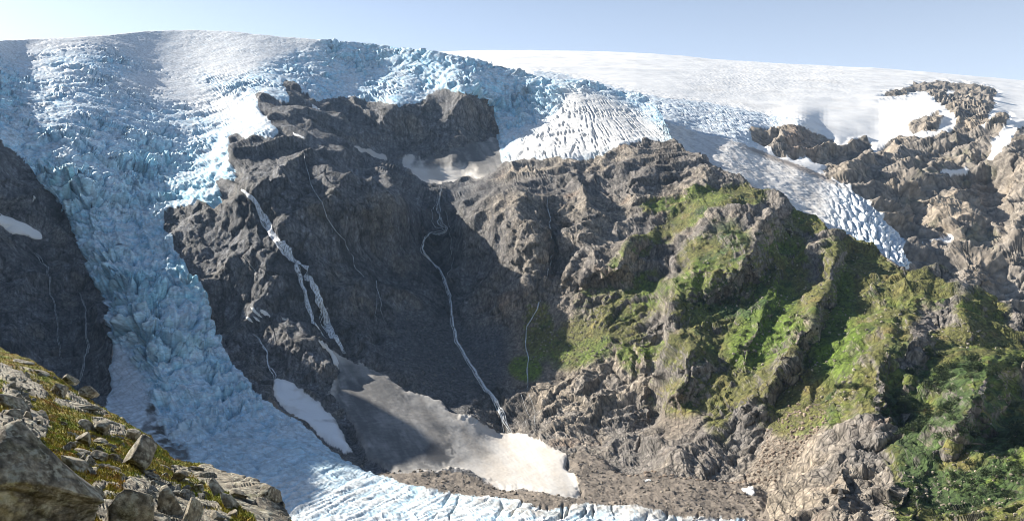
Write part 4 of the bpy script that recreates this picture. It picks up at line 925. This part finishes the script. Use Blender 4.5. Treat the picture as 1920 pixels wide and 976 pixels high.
# ------------------------------------------------------------------ leafy shrubs on the lower right slopes
def leaf_material(name, c0, c1):
    m = bpy.data.materials.new(name); m.use_nodes = True; nt = m.node_tree; N = nt.nodes; L = nt.links
    b = N['Principled BSDF']; b.inputs['Roughness'].default_value = 0.6; b.inputs['Specular IOR Level'].default_value = 0.2
    g = N.new('ShaderNodeNewGeometry'); n1 = N.new('ShaderNodeTexNoise'); n1.inputs['Scale'].default_value = 0.35; n1.inputs['Detail'].default_value = 4
    L.new(g.outputs['Position'], n1.inputs['Vector'])
    cr = N.new('ShaderNodeValToRGB'); cr.color_ramp.elements[0].position = 0.35; cr.color_ramp.elements[0].color = (*c0, 1)
    cr.color_ramp.elements[1].position = 0.68; cr.color_ramp.elements[1].color = (*c1, 1)
    L.new(n1.outputs[0], cr.inputs[0]); L.new(cr.outputs[0], b.inputs['Base Color'])
    return m
M_LEAF = leaf_material('birch_leaves', (0.016, 0.032, 0.012), (0.052, 0.075, 0.017))
M_BARK = material('bark', 0.9, tint=False, base=(0.14, 0.12, 0.10), scale=2.0, bscale=4.0, dist=.05)

def crown_mesh(seed, nleaf=620):
    r = np.random.default_rng(seed)
    lobes = r.normal(size=(9, 3)) * np.array([.42, .42, .25]) + np.array([0, 0, .75]); rad = r.uniform(.25, .5, 9)
    k = r.integers(0, 9, nleaf); d = r.normal(size=(nleaf, 3)); d /= np.linalg.norm(d, axis=1)[:, None]
    c = lobes[k] + d * (rad[k] * r.uniform(.55, 1.08, nleaf) ** .5)[:, None]; c[:, 2] = np.maximum(c[:, 2], .08)
    u = r.normal(size=(nleaf, 3)); u /= np.linalg.norm(u, axis=1)[:, None]
    v = np.cross(u, d + r.normal(size=(nleaf, 3)) * .6); v /= np.maximum(np.linalg.norm(v, axis=1), 1e-6)[:, None]
    s = r.uniform(.04, .10, nleaf)[:, None]
    V = np.stack([c - u * s, c + v * s * .7, c + u * s, c - v * s * .7], 1).reshape(-1, 3)
    Fq = np.arange(nleaf * 4).reshape(-1, 4)
    return V, Fq
def stem_mesh(seed):
    r = random.Random(seed); V, Fs = [], []
    for k in range(5):
        a = k * 1.26 + r.uniform(-.4, .4); l = r.uniform(.5, .8); tx, ty = math.cos(a) * .4 * l, math.sin(a) * .4 * l
        b = len(V)
        for t, w in ((0, .035), (.5, .024), (1, .008)):
            for q in range(5):
                an = q * 2 * math.pi / 5
                V.append((tx * t ** 1.3 + math.cos(an) * w, ty * t ** 1.3 + math.sin(an) * w, l * t - .05))
        for i in range(2):
            for q in range(5): Fs.append((b + i * 5 + q, b + i * 5 + (q + 1) % 5, b + i * 5 + 5 + (q + 1) % 5, b + i * 5 + 5 + q))
    return np.array(V), np.array(Fs)
SHRUB = []
for sd in range(5):
    V, Fq = crown_mesh(sd + 3); me_c = mesh_np('crown', V, Fq, M_LEAF, smooth=False)
    V, Fq = stem_mesh(sd); me_t = mesh_np('trunk', V, Fq, M_BARK)
    SHRUB.append((me_c.data, me_t.data)); bpy.data.objects.remove(me_c); bpy.data.objects.remove(me_t)

def shrub(px, py, size, label, group):
    p, n = surf(px, py); p = p[0]
    t = bpy.data.objects.new('shrub', None); COL.objects.link(t)
    t.location = (p[0], p[1], p[2] - 0.15 * size); t.rotation_euler = (random.uniform(-.15, .15), random.uniform(-.15, .15), random.uniform(0, 6.28))
    sx = size * random.uniform(.9, 1.35); t.scale = (sx, size * random.uniform(.9, 1.3), size * random.uniform(.75, 1.1))
    tag(t, label, 'shrub', group)
    c, s = random.choice(SHRUB)
    for nm, me in (('crown', c), ('trunk', s)):
        o = bpy.data.objects.new(nm, me); COL.objects.link(o); o.parent = t
SPOTS = [
 ((1790, 690, 95, 28), 34, (4, 7), 'dark leafy shrub crowning the knoll', 'shrubs crowning the knoll'),
 ((1880, 670, 60, 22), 16, (4, 6), 'leafy shrub in the green belt behind the knoll', 'shrubs behind the knoll'),
 ((1762, 760, 32, 60), 24, (3.5, 6), 'shrub on the sunlit left flank of the knoll', 'shrubs on the left flank of the knoll'),
 ((1790, 815, 28, 28), 12, (2.5, 4.5), 'shrub clinging below the knoll rock face', 'shrubs below the knoll face'),
 ((1700, 780, 42, 48), 34, (4, 6.5), 'dark shrub in the shady gully left of the knoll', 'shrubs in the shady gully'),
 ((1620, 735, 55, 18), 16, (3, 5), 'shrub on the ledge above the pale lower rocks', 'shrubs on the ledge above the pale rocks'),
 ((1905, 820, 20, 35), 12, (3, 5), 'bright shrub against the dark right slope', 'shrubs at the right edge'),
 ((1850, 880, 75, 45), 44, (2.0, 4.0), 'low shrub on the bouldery lower right slope', 'shrubs on the bouldery lower right slope'),
 ((1760, 930, 80, 35), 34, (1.4, 3.0), 'small dark shrub among stones at the bottom right', 'shrubs at the bottom right'),
 ((1370, 440, 55, 35), 14, (4, 6), 'dark scrub on the round knob below the crest', 'scrub on the round knob'),
 ((1340, 570, 60, 30), 16, (3.5, 6), 'dark scrub on the step below the round knob', 'scrub below the round knob'),
 ((1400, 640, 35, 25), 10, (3, 5), 'dark bush in the gully between two spurs', 'bushes in the green gully'),
 ((1490, 620, 40, 45), 14, (3, 5), 'scrub on the shaded middle spur', 'scrub on the middle spur'),
 ((1290, 760, 35, 20), 9, (2.5, 4), 'low bush above the moraine', 'bushes above the moraine'),
]
for (cx_, cy_, rx_, ry_), n_, (s0, s1), lab, grp in SPOTS:
    pp = []
    for k in range(n_):
        a = random.uniform(0, 6.28); q = math.sqrt(random.random()); pp.append((cx_ + rx_ * q * math.cos(a), cy_ + ry_ * q * math.sin(a)))
    for k, (px_, py_) in enumerate(sorted(pp)):
        shrub(px_, py_, random.uniform(s0, s1), lab + ', ' + ordinal(k + 1) + ' from the left', grp)

# ------------------------------------------------------------------ loose stones on scree and moraine, too many to count
def stone_mesh(seed, sub=1):
    import bmesh
    bm = bmesh.new(); bmesh.ops.create_icosphere(bm, subdivisions=sub, radius=1.0)
    r = np.random.default_rng(seed); V = np.array([v.co for v in bm.verts]); Fq = np.array([[v.index for v in f.verts] for f in bm.faces]); bm.free()
    # clip by a few planes so the stone is angular
    for _ in range(9):
        d = r.normal(size=3); d /= np.linalg.norm(d); h = r.uniform(.5, .85); s = V @ d
        V = V - np.outer(np.maximum(s - h, 0), d)
    V *= r.uniform(.75, 1.25, 3)
    return V, Fq
def scatter_stones(name, label, poly, count, s0, s1, mat, col, sink=.25, seed=1, power=2.5):
    r = np.random.default_rng(seed); poly = np.array(poly, float)
    rs = area([poly]); X = []; lo = poly.min(0); hi = poly.max(0)
    while len(X) < count:
        q = r.uniform(lo, hi, (count, 2)); q = q[samp(rs, q[:, 0], q[:, 1]) > .5]; X += q.tolist()
    X = np.array(X[:count]); p, n = surf(X[:, 0], X[:, 1])
    base = [stone_mesh(s, 1) for s in range(6)]
    VV, FF, CC = [], [], []; off = 0
    for i in range(count):
        V, Fq = base[i % 6]; s = s0 + (s1 - s0) * r.random() ** power
        a = r.uniform(0, 6.28); R = np.array([[math.cos(a), -math.sin(a), 0], [math.sin(a), math.cos(a), 0], [0, 0, 1]])
        VV.append(V @ R.T * s * r.uniform(.7, 1.3, 3) + p[i] + n[i] * s * (.5 - sink)); FF.append(Fq + off); off += len(V)
        CC.append(np.tile(np.array(col) * r.uniform(.7, 1.35), (len(V), 1)))
    return tag(mesh_np(name, np.vstack(VV), np.vstack(FF), mat, np.vstack(CC), smooth=False), label, kind='stuff')
M_STONE = material('loose_stone', 0.9, bump=0.5, bscale=1.5, dist=.3, scale=.8)
scatter_stones('rubble', 'loose brown stones covering the moraine', RUBBLE, 2200, .3, 2.0, M_STONE, (0.25, 0.215, 0.175), seed=1, power=5)
scatter_stones('scree', 'scree stones on the slope beside the middle stream', SCREE, 1000, .5, 2.0, M_STONE, (0.16, 0.15, 0.14), seed=2, power=4)
scatter_stones('scree', 'scree stones at the foot of the grassy ridge', SCREE2, 1300, .3, 2.4, M_STONE, (0.33, 0.26, 0.20), seed=3, power=4)
scatter_stones('scree', 'pale stones scattered over the grass of the ridge', [(1290, 350), (1440, 360), (1600, 450), (1760, 560), (1880, 640), (1880, 680), (1760, 640), (1640, 700), (1600, 780), (1480, 760), (1250, 600), (1100, 680), (980, 700), (1000, 560), (1200, 560), (1260, 470)], 1700, .5, 2.4, M_STONE, (0.36, 0.32, 0.25), seed=4, power=3)
scatter_stones('scree', 'stones between the shrubs at the bottom right', [(1640, 880), (1920, 820), (1960, 1000), (1600, 1000)], 900, .25, 1.4, M_STONE, (0.30, 0.26, 0.20), seed=5, power=3)

waterfall('waterfall', 'short faint thread on the dark rock between the icefall and the broad waterfall', [([(450, 470, .5), (470, 495, .7), (490, 530, .7)], 1, .9, .5)])
# ------------------------------------------------------------------ the near slope: turf, moss and boulders
SKY_F = [(-500, 400), (-200, 560), (-60, 622), (0, 652), (40, 668), (62, 676), (100, 700), (150, 735), (200, 768), (240, 792), (275, 815), (305, 840), (330, 862), (380, 868), (410, 884),
         (440, 893), (480, 900), (505, 915), (522, 935), (530, 955), (548, 976), (600, 1030), (800, 1250), (1100, 1500)]
CTL_F = [(-500, 400, 60), (-100, 605, 47), (0, 652, 42), (100, 700, 37), (200, 768, 33), (275, 815, 30), (330, 862, 27.5), (410, 884, 26), (480, 900, 23.5), (530, 955, 20.5), (560, 990, 19),
         (0, 976, 12.5), (150, 976, 13), (300, 976, 14.5), (450, 976, 17), (0, 800, 19), (150, 850, 20), (250, 880, 20), (0, 720, 29), (100, 780, 25.5), (200, 830, 23.5), (300, 910, 19.5), (400, 930, 20),
         (0, 1200, 7), (300, 1200, 8), (600, 1200, 10), (0, 1500, 4.6), (600, 1500, 5), (1100, 1500, 6), (-500, 976, 12), (-500, 1500, 4), (-200, 700, 30), (-500, 700, 30)]
D_F = TPS(CTL_F)
XF = np.concatenate([np.arange(-480, -20, 14.0), np.arange(-20, 580, 1.6), np.arange(580, 1100, 14.0)])
NTF = 340
TF = np.linspace(0, 1, NTF) ** 1.35
yF = np.interp(XF, [p[0] for p in SKY_F], [p[1] for p in SKY_F])
gx, gt = np.meshgrid(XF, TF); gy = yF[None] + gt * (1700 - yF)[None]
shf = gx.shape; x = gx.ravel().astype(np.float32); y = gy.ravel().astype(np.float32)
Yf = D_F(x, np.minimum(y, 1500))
P = unproj(x, y, Yf).reshape(shf + (3,))
d_top = P[0] / np.linalg.norm(P[0], axis=1)[:, None]; back = []
for k in range(14, 0, -1):
    s = .12 * k ** 2.2; b = P[0] + d_top * np.array([s, s, 0]); b[:, 2] -= .35 * s + .05 * s * s; back.append(b)
P = np.concatenate([np.array(back, np.float32), P], 0); shf = P.shape[:2]
x = np.concatenate([np.repeat(gx[:1], 14, 0), gx], 0).ravel().astype(np.float32); y = np.concatenate([np.repeat(gy[:1], 14, 0), gy], 0).ravel().astype(np.float32)
Nn = gnormal(P)
Pf = P.reshape(-1, 3); Nf = Nn.reshape(-1, 3); Q = Pf
wq = fbm(Q * .5, 3)
hum = fbm(Q * 1.1 + 4, 4, .55)
tuft_a, tuft_b, tuft_h, tuft_t = worley(Q * 3.2 + wq[:, None] * .5)
slab = ridged((Q + wq[:, None] * .6) * np.array([.55, .55, .8], np.float32) + 8, 4)
ra, rb_, rh, rt = worley((Q + wq[:, None] * .5) * np.array([1.1, 1.1, 1.5], np.float32) + 20)
rocky = blobs([(30, 710, 75, 16, 30, 1), (30, 745, 40, 14, 40, .9), (100, 690, 60, 8, 30, .9), (140, 745, 40, 7, 30, .9), (150, 762, 60, 10, 15, .9), (60, 700, 40, 8, 33, .6), (200, 700, 30, 8, 30, .3), (205, 800, 40, 14, 20, .9), (35, 800, 60, 40, 0, 1), (80, 940, 90, 60, 0, 1),
               (300, 940, 90, 50, 25, .9), (230, 960, 60, 30, 0, .8), (420, 900, 60, 25, 20, .95), (480, 930, 50, 40, 25, 1.1), (510, 960, 40, 40, 0, 1.1), (350, 890, 40, 18, 20, .7), (165, 870, 30, 25, 35, .6), (200, 920, 40, 30, 30, .7), (380, 960, 60, 30, 20, .8),
               (150, 700, 60, 6, 35, .7), (240, 790, 30, 6, 35, .6)], x, y)
rm = sstep(.56, .74, rocky + .30 * hum + .18 * (rh - .5)) 
keepf = np.clip(np.abs((Nf * Pf).sum(1)) / np.linalg.norm(Pf, axis=1) / .5, .2, 1)
relief_r = keepf * .5 * (slab - .4) + keepf * .09 * rt + keepf * .05 * (rh - .5) + .02 * fbm(Q * 5, 3, .6) - .06 * sstep(.1, 0, rb_ - ra)
relief_g = .16 * hum + .07 * (.7 - tuft_a) + .03 * fbm(Q * 9, 3, .7)
dispf = relief_g * (1 - rm) + (relief_r + .06) * rm
dispf *= sstep(2, 9, Pf[:, 1])
PF = (Pf + Nf * dispf[:, None]).reshape(shf + (3,)); NF = gnormal(PF)
g1 = fbm(Q * .9 + 2, 4, .6); g2 = fbm(Q * 4 + 5, 4, .65); g3 = fbm(Q * 14, 3, .7)
gr = np.empty((len(x), 3), np.float32); gr[:] = (0.23, 0.19, 0.03)
g4 = fbm(Q * 1.7 + 12, 3, .6)
gr = mix3(gr, (0.15, 0.19, 0.02), sstep(-.1, .35, g1)); gr = mix3(gr, (0.24, 0.13, 0.035), sstep(.05, .35, g4 - .3 * g1) * .85); gr = mix3(gr, (0.035, 0.04, 0.015), sstep(.05, .35, -g2) * .85)
gr *= (1 + .9 * g3)[:, None]
rf = np.empty_like(gr); rf[:] = (0.27, 0.23, 0.17); rf = mix3(rf, (0.36, 0.325, 0.25), sstep(-.05, .4, g2)); rf = mix3(rf, (0.13, 0.125, 0.11), sstep(0, .45, -g2 + .4 * g1))
rf = mix3(rf, (0.22, 0.22, 0.09), sstep(.1, .45, g1 + .4 * g3) * .5); rf = mix3(rf, (0.04, 0.04, 0.038), sstep(.08, 0, rb_ - ra) * .8); rf *= (1 + .55 * g3)[:, None]
cf = gr * (1 - rm[:, None]) + rf * rm[:, None]
M_TURF = material('mossy_turf', 0.9, bump=.9, bscale=6, dist=.06, scale=5, lo=.5, hi=1.5, spec=.2)
M_BOULD = material('lichen_boulder', 0.85, bump=.9, bscale=6, dist=.10, scale=10, lo=.28, hi=1.6, cracks=1.1, cstretch=(1, 1, 1.6), cdark=.45, spots=5.0)
QF = gquads(*shf)
V_, Q_, C_, u_ = submesh(PF.reshape(-1, 3), QF, rm[QF[:, 0]] < .5, cf); tag(mesh_np('mossy_slope', V_, Q_, M_TURF, C_, normals=NF.reshape(-1, 3)[u_]), 'mossy green near slope', kind='structure')
V_, Q_, C_, u_ = submesh(PF.reshape(-1, 3), QF, rm[QF[:, 0]] >= .5, cf); tag(mesh_np('bedrock_ledges', V_, Q_, M_BOULD, C_, normals=NF.reshape(-1, 3)[u_]), 'pale bedrock showing through the near slope', kind='structure')

def surf_f(px, py):
    px = np.atleast_1d(np.asarray(px, float)); py = np.atleast_1d(np.asarray(py, float))
    ci = np.clip(np.interp(px, XF, np.arange(len(XF))), 0, len(XF) - 1.001); i = ci.astype(int); f = ci - i
    yt = np.interp(px, XF, yF); t = np.clip((py - yt) / (1700 - yt), 0, 1)
    rj = np.clip(np.interp(t, TF, np.arange(NTF)), 0, NTF - 1.001); j = rj.astype(int); g = rj - j; j = j + 14
    def s(G): return ((G[j, i].T * (1 - f) + G[j, i + 1].T * f) * (1 - g) + (G[j + 1, i].T * (1 - f) + G[j + 1, i + 1].T * f) * g).T
    return s(PF), s(NF)

def rock_np(seed, sub, planes, rough=.06, dims=(1, 1, 1)):
    import bmesh
    bm = bmesh.new(); bmesh.ops.create_icosphere(bm, subdivisions=sub, radius=1.0)
    V = np.array([v.co for v in bm.verts]); Fq = np.array([[v.index for v in f.verts] for f in bm.faces]); bm.free()
    r = np.random.default_rng(seed)
    for _ in range(planes):
        d = r.normal(size=3); d /= np.linalg.norm(d); h = r.uniform(.30, .66); s = V @ d
        V = V - np.outer(np.maximum(s - h, 0) * .97, d)
    V /= np.abs(V).max(0)
    D = V / np.linalg.norm(V, axis=1)[:, None]
    V = V + D * (fbm((V * 1.8 + seed * 3.1).astype(np.float32), 4, .6) * rough * 1.8)[:, None] + D * (fbm((V * 8 + seed).astype(np.float32), 3, .65) * rough * .7)[:, None]
    return V * np.array(dims), Fq

def boulder(x0, y0, x1, y1, label, seed, group=None, tiltd=0, planes=11, up=None, dep=None, tone=1.0, shape=None, greens=.4, slab=False):
    """a boulder whose outline fills the traced box; rests in the turf at its foot"""
    cxp = (x0 + x1) / 2; base, n = surf_f(cxp, y0 + (y1 - y0) * .80)
    Yb = base[0][1]; m = Yb / F; w = (x1 - x0) * m; h = (y1 - y0) * m
    if shape is None:
        V, Fq = rock_np(seed, 5 if w > .9 else 4, planes)
    else:
        V, Fq = shape
    V = V.copy(); a = math.radians(tiltd)
    if slab: V = V * np.array([2.4, 1.0, .62])
    R = np.array([[math.cos(a), 0, math.sin(a)], [0, 1, 0], [-math.sin(a), 0, math.cos(a)]])
    V = V @ R.T; V -= (V.max(0) + V.min(0)) / 2; V /= (np.abs(V[:, 0]).max(), np.abs(V[:, 1]).max(), np.abs(V[:, 2]).max())
    V = V * np.array([w / 2, (dep or (w + h) / 3.2) , h / 2])
    c = np.array([(cxp - CX) / F * Yb, Yb, (HY - (y0 + y1) / 2) / F * Yb])
    loc = c - np.array([0, 0, h / 2]); W = (V + c).astype(np.float32)
    n1 = fbm(W * 3.0 + seed, 5, .65); n2 = fbm(W * 11 + seed, 4, .7)
    C = np.empty((len(V), 3), np.float32); C[:] = np.array((0.29, 0.245, 0.175)) * tone
    C = mix3(C, np.array((0.44, 0.40, 0.31)) * tone, sstep(-.05, .35, n1 + .5 * n2)); C = mix3(C, (0.12, 0.115, 0.10), sstep(.05, .45, -n1 + .5 * n2) * .8)
    C = mix3(C, (0.21, 0.205, 0.08), sstep(.12, .4, fbm(W * 1.6 + seed + 40, 4, .6)) * greens); C *= (1 + .9 * n2)[:, None]
    ob = mesh_np('boulder', V + (c - loc), Fq, M_BOULD, C, smooth=True); ob.location = loc
    return tag(ob, label, 'boulder', group)

def slanted(seed):
    """the wedge-shaped giant: a high left shoulder falling off to the right"""
    V, Fq = rock_np(seed, 6, 7, .05)
    V = V.copy(); top = V[:, 2] > 0
    V[:, 2] = V[:, 2] * (1.0 - 0.55 * np.clip(V[:, 0] + .35, 0, 2)) * .9 - .3 * np.clip(V[:, 0] + .4, 0, 2)
    return V, Fq
boulder(-40, 786, 182, 1060, 'huge wedge-shaped grey boulder filling the bottom left corner', 3, shape=slanted(12), dep=1.1, greens=.3)
boulder(222, 814, 290, 897, 'blocky brown boulder with a pale top standing upright on the near slope', 21, planes=8, tone=.82, tiltd=8)
boulder(173, 788, 206, 823, 'low grey boulder above the loose stones uphill left of the blocky one', 5, tone=.9)
NB_ = [
 (88, 717, 126, 747, 'dark rounded boulder in the moss on the upper near slope'), (115, 752, 190, 770, 'long flat pale slab across the middle of the near slope'),
 (150, 785, 177, 816, 'pointed grey boulder right of the flat slab'), (144, 808, 172, 840, 'mossy green-grey boulder left of the blocky boulder'),
 (172, 843, 200, 868, 'pale rounded stone in front of the mossy boulder'), (178, 820, 206, 834, 'flat slab lying between the mossy stone and the blocky boulder'),
 (124, 826, 142, 843, 'small dark angular stone left of the mossy boulder'), (110, 788, 125, 800, 'small pale stone alone in the moss'),
 (200, 848, 223, 864, 'brown stone touching the pale rounded one'), (186, 868, 226, 884, 'flat grey slab below the blocky boulder'),
 (140, 840, 172, 854, 'low broken slab under the mossy boulder'), (230, 803, 262, 830, 'grey boulder just behind the blocky one'),
 (160, 905, 200, 945, 'cream coloured boulder right of the giant wedge'), (195, 908, 290, 1010, 'large sloping boulder at the bottom left of centre'),
 (120, 850, 170, 890, 'slab leaning on the right shoulder of the giant wedge'), (210, 880, 238, 896, 'wedge stone beneath the flat slab'),
 (268, 880, 300, 900, 'pale slab right of the blocky boulder foot'), (300, 905, 345, 985, 'tall mottled boulder in the dark hollow'),
 (340, 930, 372, 1000, 'mottled boulder at the bottom next to the tall one'), (325, 880, 352, 908, 'grey stone under the mossy hump'),
 (395, 895, 425, 938, 'upright grey slab below the hump of moss'), (414, 920, 450, 962, 'leaning grey slab right of the upright one'),
 (430, 915, 465, 942, 'rounded pale boulder under the rock crest'), (388, 955, 424, 985, 'pale stone at the bottom edge in the turf'),
 (420, 956, 446, 975, 'flat pale stone beside its neighbour at the bottom edge'), (275, 960, 315, 1000, 'pale boulder cut by the bottom edge of the near slope'),
 (0, 735, 50, 775, 'long slanting grey slab near the left edge'), (6, 766, 38, 790, 'grey boulder at the left edge above the giant wedge'),
 (38, 770, 60, 792, 'mossy boulder touching the top of the giant wedge'), (0, 790, 16, 815, 'small boulder cut by the left edge'),
 (72, 768, 92, 790, 'thin tilted slab in the moss left of the small pale stone'), (62, 786, 80, 802, 'dark small boulder right of the giant wedge top'),
 (28, 672, 62, 684, 'flat rock on the skyline of the near slope, farthest left'), (62, 692, 96, 706, 'second flat rock on the skyline of the near slope'),
 (150, 722, 182, 748, 'rock step on the skyline above the dark cliff foot'), (120, 700, 145, 722, 'pale ledge stone along the skyline'),
 (195, 785, 220, 800, 'dim stone just under the skyline beside the apron snow'), (0, 905, 30, 960, 'reddish grey slab at the left edge below the giant wedge'),
 (270, 830, 292, 846, 'small brown stone on the skyline right of the blocky boulder'), (300, 870, 322, 884, 'pale stone in the moss right of the blocky boulder'),
 (285, 925, 305, 945, 'small dark stone in the shadow hollow'), (355, 905, 385, 925, 'stone in the moss beneath the hump'),
]
for k, (a, b, c, d, lab) in enumerate(NB_):
    flat = (c - a) > 1.5 * (d - b) or 'slab' in lab
    boulder(a, b, c, d, lab, 100 + k * 3, tiltd=random.uniform(22, 34) if flat else random.uniform(-10, 20), slab=flat, planes=random.choice((8, 10, 12)), tone=random.uniform(.8, 1.1))
boulder(486, 908, 526, 950, 'dark overhanging rock nose at the right end of the near slope', 78, planes=9, tone=.6)

# small stones of the near slope: the larger ones singly, the gravel between them as one mass
PEB = []
for sd in range(7):
    V, Fq = rock_np(300 + sd, 2, 9, .05)
    n2 = fbm((V * 2 + sd).astype(np.float32), 3)
    C = np.tile(np.array((0.33, 0.315, 0.27), np.float32) * (.75 + .1 * sd), (len(V), 1)) * (1 + .5 * n2)[:, None]
    o = mesh_np('stone', V, Fq, M_BOULD, C, smooth=False); PEB.append(o.data); bpy.data.objects.remove(o)
STN = [((180, 840, 60, 45), 50, 'small pale stone between the boulders', 'small stones among the boulders'),
       ((60, 730, 60, 30), 24, 'small stone high on the near slope', 'small stones on the upper near slope'),
       ((330, 910, 70, 40), 40, 'small stone low on the near slope', 'small stones on the lower near slope'),
       ((30, 760, 30, 30), 16, 'small stone packed above the giant wedge boulder', 'stones packed above the giant boulder'),
       ((20, 960, 40, 30), 20, 'stone chip in the bottom left corner', 'stone chips in the corner')]
for (cx_, cy_, rx_, ry_), n_, lab, grp in STN:
    pp = []
    for k in range(n_):
        a = random.uniform(0, 6.28); q = math.sqrt(random.random()); pp.append((cx_ + rx_ * q * math.cos(a), cy_ + ry_ * q * math.sin(a)))
    for k, (px_, py_) in enumerate(sorted(pp)):
        py_ = max(py_, float(np.interp(px_, XF, yF)) + 8)
        p, n = surf_f(px_, py_); s = random.uniform(.035, .12) * (1 if random.random() < .8 else 1.6)
        o = bpy.data.objects.new('stone', random.choice(PEB)); COL.objects.link(o)
        o.location = p[0] + n[0] * s * .2; o.rotation_euler = (random.uniform(0, 3), random.uniform(0, 3), random.uniform(0, 6)); o.scale = (s * random.uniform(.8, 1.5), s, s * random.uniform(.6, 1))
        tag(o, lab + ', ' + ordinal(k + 1) + ' from the left', 'stone', grp)

# grass and moss tufts: thin blades over the turf
def blades(count, seed):
    r = np.random.default_rng(seed); X = r.uniform(-20, 560, count * 3); Yp = r.uniform(645, 990, count * 3)
    ok = Yp > np.interp(X, XF, yF) + 1
    X, Yp = X[ok], Yp[ok]; bx_ = rocky_at(X, Yp); ok = bx_ + r.uniform(-.25, .25, len(X)) < .45; X, Yp = X[ok][:count], Yp[ok][:count]
    p, n = surf_f(X, Yp); k = len(p)
    hgt = r.uniform(.03, .09, k)[:, None]; d = r.normal(size=(k, 3)); d[:, 2] = np.abs(d[:, 2]) + 1.6; d /= np.linalg.norm(d, axis=1)[:, None]
    s = r.normal(size=(k, 3)); s[:, 2] = 0; s /= np.linalg.norm(s, axis=1)[:, None]; w = r.uniform(.008, .018, k)[:, None]
    V = np.stack([p - s * w, p + s * w, p + d * hgt], 1).reshape(-1, 3); Fq = np.arange(3 * k).reshape(-1, 3)
    ci = np.clip(np.interp(X, XF, np.arange(len(XF))), 0, len(XF) - 1).astype(int); yt = np.interp(X, XF, yF)
    rj = np.clip(np.interp((Yp - yt) / (1700 - yt), TF, np.arange(NTF)), 0, NTF - 1).astype(int) + 14
    base = gr.reshape(shf + (3,))[rj, ci] * r.uniform(.9, 1.9, k)[:, None] + np.array((.02, .012, 0))
    return V, Fq, np.repeat(base, 3, 0)
def rocky_at(X, Yp):
    ci = np.clip(np.interp(X, XF, np.arange(len(XF))), 0, len(XF) - 1).astype(int); yt = np.interp(X, XF, yF)
    rj = np.clip(np.interp((Yp - yt) / (1700 - yt), TF, np.arange(NTF)), 0, NTF - 1).astype(int) + 14
    return rm.reshape(shf)[rj, ci]
V, Fq, C = blades(45000, 3)
tag(mesh_np('grass', V, Fq, M_TURF, C, smooth=False), 'short yellow green grass and moss on the near slope', kind='stuff')

# ------------------------------------------------------------------ unseen slope behind the viewpoint, added to block low sky light
hx = np.linspace(-5000, 5000, 90); hy = -14 - 2600 * np.linspace(0, 1, 60) ** 1.6
HX, HYY = np.meshgrid(hx, hy); q = np.stack([HX.ravel() / 400, HYY.ravel() / 400, HX.ravel() * 0], 1).astype(np.float32)
HZ = -8 + (-HYY.ravel() - 14) * .52 + fbm(q, 5, .55) * 170 * sstep(0, 500, -HYY.ravel() - 14)
Vh = np.stack([HX.ravel(), HYY.ravel(), HZ], 1)[:, :]
Ch = mix3(np.tile(np.array((0.085, 0.095, 0.04), np.float32), (len(Vh), 1)), (0.19, 0.17, 0.14), sstep(-.1, .4, fbm(q * 3, 4, .6)))
tag(mesh_np('sky_block_slope', Vh, gquads(60, 90)[:, ::-1], M_ROCK, Ch), 'unseen slope behind the viewpoint, added to block low sky light', kind='structure')
# ------------------------------------------------------------------ the air between
def haze_box():
    x0, x1, y0, y1, z0, z1 = -7000, 7000, -2800, 9500, -900, 1850
    V = np.array([(a, b, c) for c in (z0, z1) for b in (y0, y1) for a in (x0, x1)], float)
    Fq = np.array([(0, 2, 3, 1), (4, 5, 7, 6), (0, 1, 5, 4), (2, 6, 7, 3), (0, 4, 6, 2), (1, 3, 7, 5)])
    m = bpy.data.materials.new('haze_air'); m.use_nodes = True; nt = m.node_tree; nt.nodes.clear()
    o = nt.nodes.new('ShaderNodeOutputMaterial'); v = nt.nodes.new('ShaderNodeVolumePrincipled')
    v.inputs['Color'].default_value = (0.42, 0.66, 1.0, 1); v.inputs['Density'].default_value = HAZE
    v.inputs['Anisotropy'].default_value = 0.2
    nt.links.new(v.outputs[0], o.inputs['Volume'])
    ob = mesh_np('haze', V, Fq, m, smooth=False)
    tag(ob, 'thin blue summer haze filling the valley', kind='stuff')
HAZE = 1.6e-5
haze_box()
